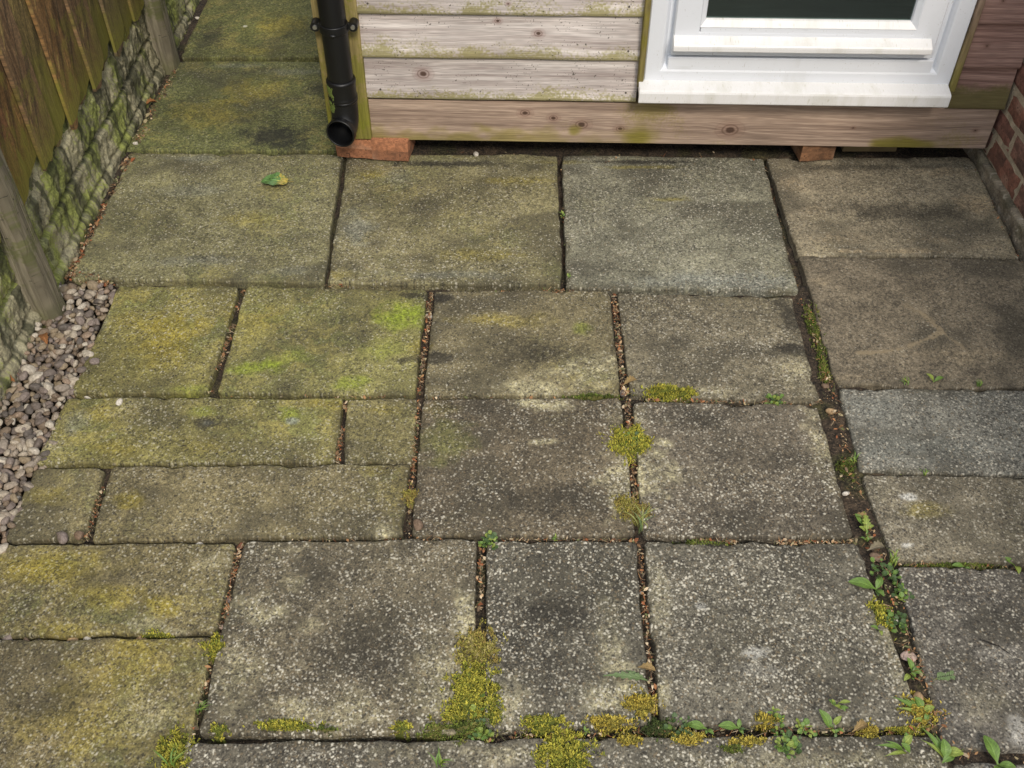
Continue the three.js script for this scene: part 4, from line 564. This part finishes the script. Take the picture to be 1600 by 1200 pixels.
// ---------- dry leaf litter in the joints ----------
{
  const R = rng(15), P = [], N = [], Cc = [], I = []; const cols = [[.27, .12, .05], [.33, .18, .08], [.17, .10, .05], [.40, .27, .15], [.12, .08, .05], [.48, .38, .25], [.26, .09, .035], [.07, .05, .03], [.30, .25, .14], [.10, .11, .04]];
  const v = new THREE.Vector3(), E = new THREE.Euler();
  for (const [L, n, w, big = 1] of LITTER) { const A = new THREE.Vector2(...L[0]), B = new THREE.Vector2(...L[1]), T = B.clone().sub(A), nx = new THREE.Vector2(-T.y, T.x).normalize(); for (let k = 0; k < n * 1.9; k++) { const t = R(), o = (R() + R() - 1) * w * 1.1, x = A.x + T.x * t + nx.x * o, z = A.y + T.y * t + nx.y * o; if (vn(x * 26, z * 26) < .26) continue; const needle = R() < .4, len = big * (needle ? .007 + R() * .016 : .003 + R() * R() * .012), wd = needle ? .0006 + R() * .0005 : len * (.3 + R() * .35); const c = cols[Math.floor(R() * 10)], cv = .75 + R() * .8; E.set((R() - .5) * 1.1, R() * 6.28, (R() - .5) * 1.1); const cu = (R() - .3) * len * .6, y0 = Math.max(soilY(x, z), groundY(x, z) - .014, -.014) + .004 + R() * .010 + (groundY(x, z) > -.004 ? .004 : 0), o0 = P.length / 3;
    for (const [a, b, h] of [[-1, 0, 0], [-.3, -1, .6], [-.3, 1, .6], [.4, -.8, .5], [.4, .8, .5], [1, 0, -.1]]) { v.set(a * len / 2, h * cu, b * wd / 2).applyEuler(E); P.push(v.x + x, v.y + y0, v.z + z); Cc.push(c[0] * cv, c[1] * cv, c[2] * cv); } for (const f of [0, 1, 2, 1, 3, 2, 2, 3, 4, 3, 5, 4]) I.push(o0 + f); } }
  const g = new THREE.BufferGeometry(); g.setAttribute('position', new THREE.Float32BufferAttribute(P, 3)); g.setAttribute('color', new THREE.Float32BufferAttribute(Cc, 3)); g.setIndex(I); g.computeVertexNormals(); const m = mesh('leaf_litter', g, std({ vertexColors: true, roughness: .9 })); m.userData.kind = 'stuff'; tag(m, 'orange-brown dry leaf bits and needles lying in the paving joints', 'leaf litter');
}

// ---------- moss ----------
{
  const PAL = [[[.055, .075, .012], [.10, .13, .02], [.16, .15, .04]], [[.21, .22, .03], [.32, .29, .04], [.12, .14, .02]], [[.24, .18, .05], [.22, .20, .04], [.32, .27, .10]], [[.28, .21, .03], [.36, .29, .05], [.18, .16, .03]], [[.03, .045, .01], [.05, .07, .015], [.10, .09, .03]]];
  MOSS.forEach(([x, z, rx0, rz0, h, pi, label], mi) => { const rx = rx0 * 1.1, rz = rz0 * 1.15;
    const R = rng(700 + mi * 13), P = [], C = [], I = [], pal = PAL[pi], gy = (px, pz) => { const v = groundY(px, pz); return v > -.004 ? v + .0006 : -.006; }, hm = h * .85;
    const inside = (a, b) => Math.hypot(a, b) + (fbm(a * 2 + mi * 7, b * 2, 4) - .5) * 1.5 + (vn(a * rx * 160 + mi, b * rz * 160) - .5) * .5;
    const top = (a, b) => { const d = inside(a, b); return hm * ss(1, .1, d) * (.6 + .8 * fbm(a * 3 + mi, b * 3 + 9, 2)); };
    // low mound
    const n = 30, o0 = 0; for (let j = 0; j <= n; j++) for (let i = 0; i <= n; i++) { const a = (i / n - .5) * 4.2, b = (j / n - .5) * 4.2, d = inside(a, b); P.push(a * rx, d < .85 ? gy(x + a * rx, z + b * rz) + top(a, b) - .001 : -.05, b * rz); const c = pal[2], k = .6 + .4 * R(); C.push(c[0] * k, c[1] * k, c[2] * k); }
    for (let j = 0; j < n; j++) for (let i = 0; i < n; i++) { const a = j * (n + 1) + i; I.push(a, a + n + 1, a + 1, a + 1, a + n + 1, a + n + 2); }
    const cnt = Math.round(clamp(rx * rz * 3.14 * 2300000, 500, 14000));
    for (let k = 0; k < cnt; k++) { const a = (R() - .5) * 4.2, b = (R() - .5) * 4.2, d = inside(a, b); if (d > 1.2 || R() < ss(.6, 1.2, d) * .9) continue; const bx = a * rx, bz = b * rz, by = gy(x + bx, z + bz) + top(a, b) - .001, L = (.0035 + R() * .005) * (.6 + h * 30), wd = .0005 + R() * .0006; const th = R() * 6.28, ti = .25 + R() * .75, dx = Math.cos(th) * ti, dz = Math.sin(th) * ti; const sel = vn(bx * 60 + mi * 3, bz * 60) * .7 + R() * .5, c = pal[sel < .45 ? 0 : sel < .8 ? 1 : 2], cv = .7 + R() * 1.15; const px = -Math.sin(th) * wd, pz = Math.cos(th) * wd, o = P.length / 3;
      P.push(bx - px, by, bz - pz, bx + px, by, bz + pz, bx + dx * L * .5 + px * 1.3, by + L * .6, bz + dz * L * .5 + pz * 1.3, bx + dx * L * .5 - px * 1.3, by + L * .6, bz + dz * L * .5 - pz * 1.3, bx + dx * L, by + L * (1 - ti * .35), bz + dz * L); for (let q = 0; q < 5; q++) C.push(c[0] * cv, c[1] * cv, c[2] * cv); I.push(o, o + 1, o + 2, o, o + 2, o + 3, o + 3, o + 2, o + 4); }
    const g = new THREE.BufferGeometry(); g.setAttribute('position', new THREE.Float32BufferAttribute(P, 3)); g.setAttribute('color', new THREE.Float32BufferAttribute(C, 3)); g.setIndex(I); g.computeVertexNormals(); const m = mesh('moss_clump', g, std({ vertexColors: true, roughness: 1 })); m.position.set(x, 0, z); tag(m, label, 'moss');
  });
}

// ---------- weeds and leaves ----------
function bladeGeo(len, wid, shape, lift, droop, fold = .25, nL = 12) { // along +x from the origin
  const P = [], U = [], I = [], m = 5; for (let i = 0; i <= nL; i++) { const t = i / nL, w = wid / 2 * shape(t), x = len * t * (1 - .08 * lift), y = len * (lift * Math.sin(t * 2.2) * .45 - droop * t * t * .5); for (let j = 0; j < m; j++) { const s = (j / (m - 1) - .5) * 2; P.push(x, y + Math.abs(s) * w * fold + Math.sin(t * 14 + s * 2) * w * .05, s * w); U.push(t, j / (m - 1)); } }
  for (let i = 0; i < nL; i++) for (let j = 0; j < m - 1; j++) { const a = i * m + j; I.push(a, a + 1, a + m, a + 1, a + m + 1, a + m); } const g = new THREE.BufferGeometry(); g.setAttribute('position', new THREE.Float32BufferAttribute(P, 3)); g.setAttribute('uv', new THREE.Float32BufferAttribute(U, 2)); g.setIndex(I); g.computeVertexNormals(); return g;
}
const oval = (t) => t < .22 ? .16 + ss(.1, .24, t) * .4 : Math.pow(Math.sin(Math.PI * clamp((t - .1) / .92)), .8) * .98 + .02, strap = (t) => (.25 + .75 * ss(0, .25, t)) * (1 - ss(.55, 1, t) * .97), toothed = (t) => Math.max(.12, (.35 + .65 * Math.abs(((t * 6.5) % 1) - .15)) * Math.sin(Math.PI * clamp(t * .9 + .12)) * (t < .2 ? .4 : 1)), round = (t) => t < .35 ? .1 : Math.sqrt(Math.max(0, 1 - Math.pow((t - .68) / .33, 2)));
const leafTex = tex(128, 128, (i, j, o) => { const t = i / 128, s = Math.abs(j / 128 - .5) * 2; const vein = ss(.1, .02, s) * .35 + ss(.12, .03, Math.abs(((t * 9 - s * 1.6) % 1 + 1) % 1 - .5)) * .14; const n = fbm(i * .06, j * .06, 3), m = .82 + n * .3 + (hs(i, j) - .5) * .12 + vein; o[0] = 205 * m; o[1] = 212 * m; o[2] = 190 * m; });
const leafMat = (r, g, b) => new THREE.MeshPhysicalMaterial({ color: new THREE.Color().setRGB(r, g, b), map: leafTex, roughness: .55, side: THREE.DoubleSide });
const LM = { mid: leafMat(.20, .32, .075), lime: leafMat(.36, .43, .10), dark: leafMat(.08, .14, .045), grey: leafMat(.21, .29, .14), straw: leafMat(.42, .42, .16) };
const stemMat = std({ color: new THREE.Color().setRGB(.25, .2, .06) });
{
  WEEDS.forEach(([kind, x, z, s0, dir, label], wi) => { const s = s0 * (kind === 'grass' ? .85 : kind === 'dandelion2' ? .95 : .76);
    const R = rng(1200 + wi * 17), G = group('weed'); G.position.set(x, Math.max(groundY(x, z), -.008) + .002, z); tag(G, label, 'weed');
    const leaf = (geo, mat, yaw, pitch = 0, at = [0, 0, 0], sc = 1) => { const m = mesh('leaf', geo, mat, G); m.rotation.set(0, yaw, pitch, 'YZX'); m.position.set(...at); m.scale.setScalar(sc); return m; };
    const D = dir * Math.PI / 180; // 0 = right, 90 = away from the viewer
    if (kind === 'rosette') { const g = bladeGeo(s * .75, s * .3, oval, .55, .5), mt = LM.mid, n = 8; for (let k = 0; k < n; k++) leaf(g, R() < .35 ? LM.lime : R() < .2 ? LM.grey : mt, D + k * 6.283 / n + (R() - .5) * 1.1, .05 + R() * .8, [(R() - .5) * s * .3, .002, (R() - .5) * s * .3], .3 + R() * R() * .85); }
    else if (kind === 'plantain') { const g = bladeGeo(s * .95, s * .42, oval, .35, .45); leaf(g, LM.mid, D, .2, [0, .006, 0], 1); const g2 = bladeGeo(s * .5, s * .22, oval, .5, .5); for (let k = 0; k < 3; k++) leaf(g2, k ? LM.mid : LM.dark, D + 1.2 + R() * 3.6, .3 + R() * .3, [0, .003, 0], .6 + R() * .5); }
    else if (kind === 'seedling') { const g = bladeGeo(s * .8, s * .32, oval, .6, .5); leaf(g, LM.mid, D, .3); leaf(g, LM.lime, D + 1.9, .45, [0, 0, 0], .95); if (s > .04) leaf(g, LM.mid, D + 3.6, .3, [0, 0, 0], .5); }
    else if (kind === 'sprout') { for (let k = 0; k < 9; k++) { const g = bladeGeo(s * (.3 + R() * .35), s * .2, oval, .5, .5, .25, 7); leaf(g, R() < .5 ? LM.mid : LM.lime, D + (R() - .5) * 5, .3 + R() * .8, [Math.cos(D) * s * (R() - .2) * .6, R() * s * .35, -Math.sin(D) * s * (R() - .2) * .6]); } }
    else if (kind === 'cluster') { const g = bladeGeo(.015, .010, round, .3, .3, .15, 7), dk = /dark/.test(label); for (let k = 0; k < 46; k++) { const a = R() * 6.28, r = Math.sqrt(R()); const rx = /creeping weed on/.test(label) ? 1.2 : .55, rz = .6; leaf(g, dk ? (R() < .7 ? LM.dark : LM.mid) : R() < .3 ? LM.dark : R() < .6 ? LM.mid : LM.lime, R() * 6.28, R() * .9, [Math.cos(a) * r * s * rx, R() * .010 * (1 - r * .5), Math.sin(a) * r * s * rz], .45 + R() * .6); } }
    else if (kind === 'grass') { for (let k = 0; k < 11; k++) { const g = bladeGeo(s * (.6 + R() * .6), .0028, strap, .9 + R() * .5, .3 + R(), .4, 9); leaf(g, s > .06 ? (R() < .5 ? LM.straw : LM.grey) : R() < .6 ? LM.mid : LM.lime, D + (R() - .5) * 2.6, .5 + R() * .6, [(R() - .5) * .012, 0, (R() - .5) * .012]); } }
    else if (kind === 'dandelion') { const g = bladeGeo(s * .85, s * .4, toothed, .4, .4, .2, 26); leaf(g, LM.lime, D, .25, [0, .004, .02]); const g2 = bladeGeo(s * .5, s * .24, oval, .5, .4); for (let k = 0; k < 5; k++) leaf(g2, k % 2 ? LM.mid : LM.lime, D - 1.3 + k * .62, .25 + R() * .4, [(R() - .5) * .02, .002, (R() - .5) * .03], .6 + R() * .5); }
    else if (kind === 'dandelion2') { const g = bladeGeo(s, s * .26, toothed, .3, .35, .2, 28); leaf(g, LM.grey, D, .12, [0, .004, 0]); leaf(g, LM.grey, D - .35, .1, [0, .003, 0], .6); }
    else if (kind === 'longleaf') { const g = bladeGeo(s, s * .14, strap, .45, .5, .3), g2 = bladeGeo(s * .5, s * .26, oval, .5, .5); const big = s > .08; leaf(g, LM.mid, D, .3); leaf(g, LM.lime, D + .3, .25, [.004, 0, .004], .85); leaf(g, LM.mid, D - .3, .4, [0, 0, 0], .7); for (let k = 0; k < (big ? 7 : 3); k++) leaf(g2, k % 3 ? LM.mid : LM.lime, D - 2.4 + k * .8 + R() * .4, .3 + R() * .4, [(R() - .5) * .02, .003, (R() - .5) * .02], .6 + R() * .5); }
    else if (kind === 'frond') { const st = bladeGeo(s, .0022, strap, .15, .2); leaf(st, LM.straw, D, .05).name = 'stem'; const g = bladeGeo(.010, .005, oval, .2, .2, .2, 6); for (let k = 0; k < 16; k++) { const t = (k + 1) / 17; leaf(g, LM.grey, D + (k % 2 ? 1 : -1) * (.8 + R() * .3), .15, [Math.cos(D) * s * t, .006, -Math.sin(D) * s * t], .6 + R() * .6); } }
  });
}
{ // single fallen green leaf
  const G = group('fallen_leaf'); tag(G, 'fallen green leaf with a yellow end lying on the far left slab', 'leaf'); G.position.set(FALLEN_LEAF[0] + .035, .0165, FALLEN_LEAF[1]); G.rotation.y = Math.PI - .05;
  const lt = tex(256, 256, (i, j, o) => { const t = i / 256, s = Math.abs(j / 256 - .5) * 2, n = fbm(i * .05, j * .05, 4); const y = ss(.42, .2, t + (n - .5) * .5), br = ss(.62, .7, fbm(i * .04 + 9, j * .04, 3)) * .6, v = ss(.1, .02, s) * .3 + ss(.1, .03, Math.abs(((t * 8 - s * 1.5) % 1 + 1) % 1 - .5)) * .15; let r = lerp(96, 176, y), g = lerp(132, 158, y), b = lerp(70, 72, y); r = lerp(r, 42, br); g = lerp(g, 74, br); b = lerp(b, 34, br); o[0] = r * (1 + v); o[1] = g * (1 + v); o[2] = b * (1 + v); });
  mesh('blade', bladeGeo(.078, .060, (t) => Math.pow(Math.sin(Math.PI * clamp(t * .97 + .03)), .6) * (1 + .05 * Math.sin(t * 19)) * (1.15 - .35 * t), .22, .2, .14, 24), new THREE.MeshPhysicalMaterial({ map: lt, roughness: .45, side: THREE.DoubleSide }), G);
  const st = new THREE.CylinderGeometry(.0009, .0012, .018, 8); st.rotateZ(Math.PI / 2); st.translate(-.008, .001, 0); mesh('stalk', st, stemMat, G);
}
{ const C = { grey: [.30, .24, .20], tan: [.42, .27, .14], orange: [.42, .17, .07] }; const R = rng(31); DRY.forEach(([x, z, s, c, label], k) => { const m = mesh('dry_leaf', bladeGeo(s * 1.1, s * .5, (t) => oval(t) * (1 + .25 * Math.sin(t * 31 + k)), .5, .3, .9, 14), std({ color: new THREE.Color().setRGB(...C[c]), map: leafTex, roughness: .85 })); m.position.set(x - s * .4, Math.max(groundY(x, z), -.002) + .008, z); m.rotation.y = (R() - .5) * 1.4 + (k === 3 ? -.4 : 0); tag(m, label, 'leaf'); }); }
renderer.render(scene, camera);
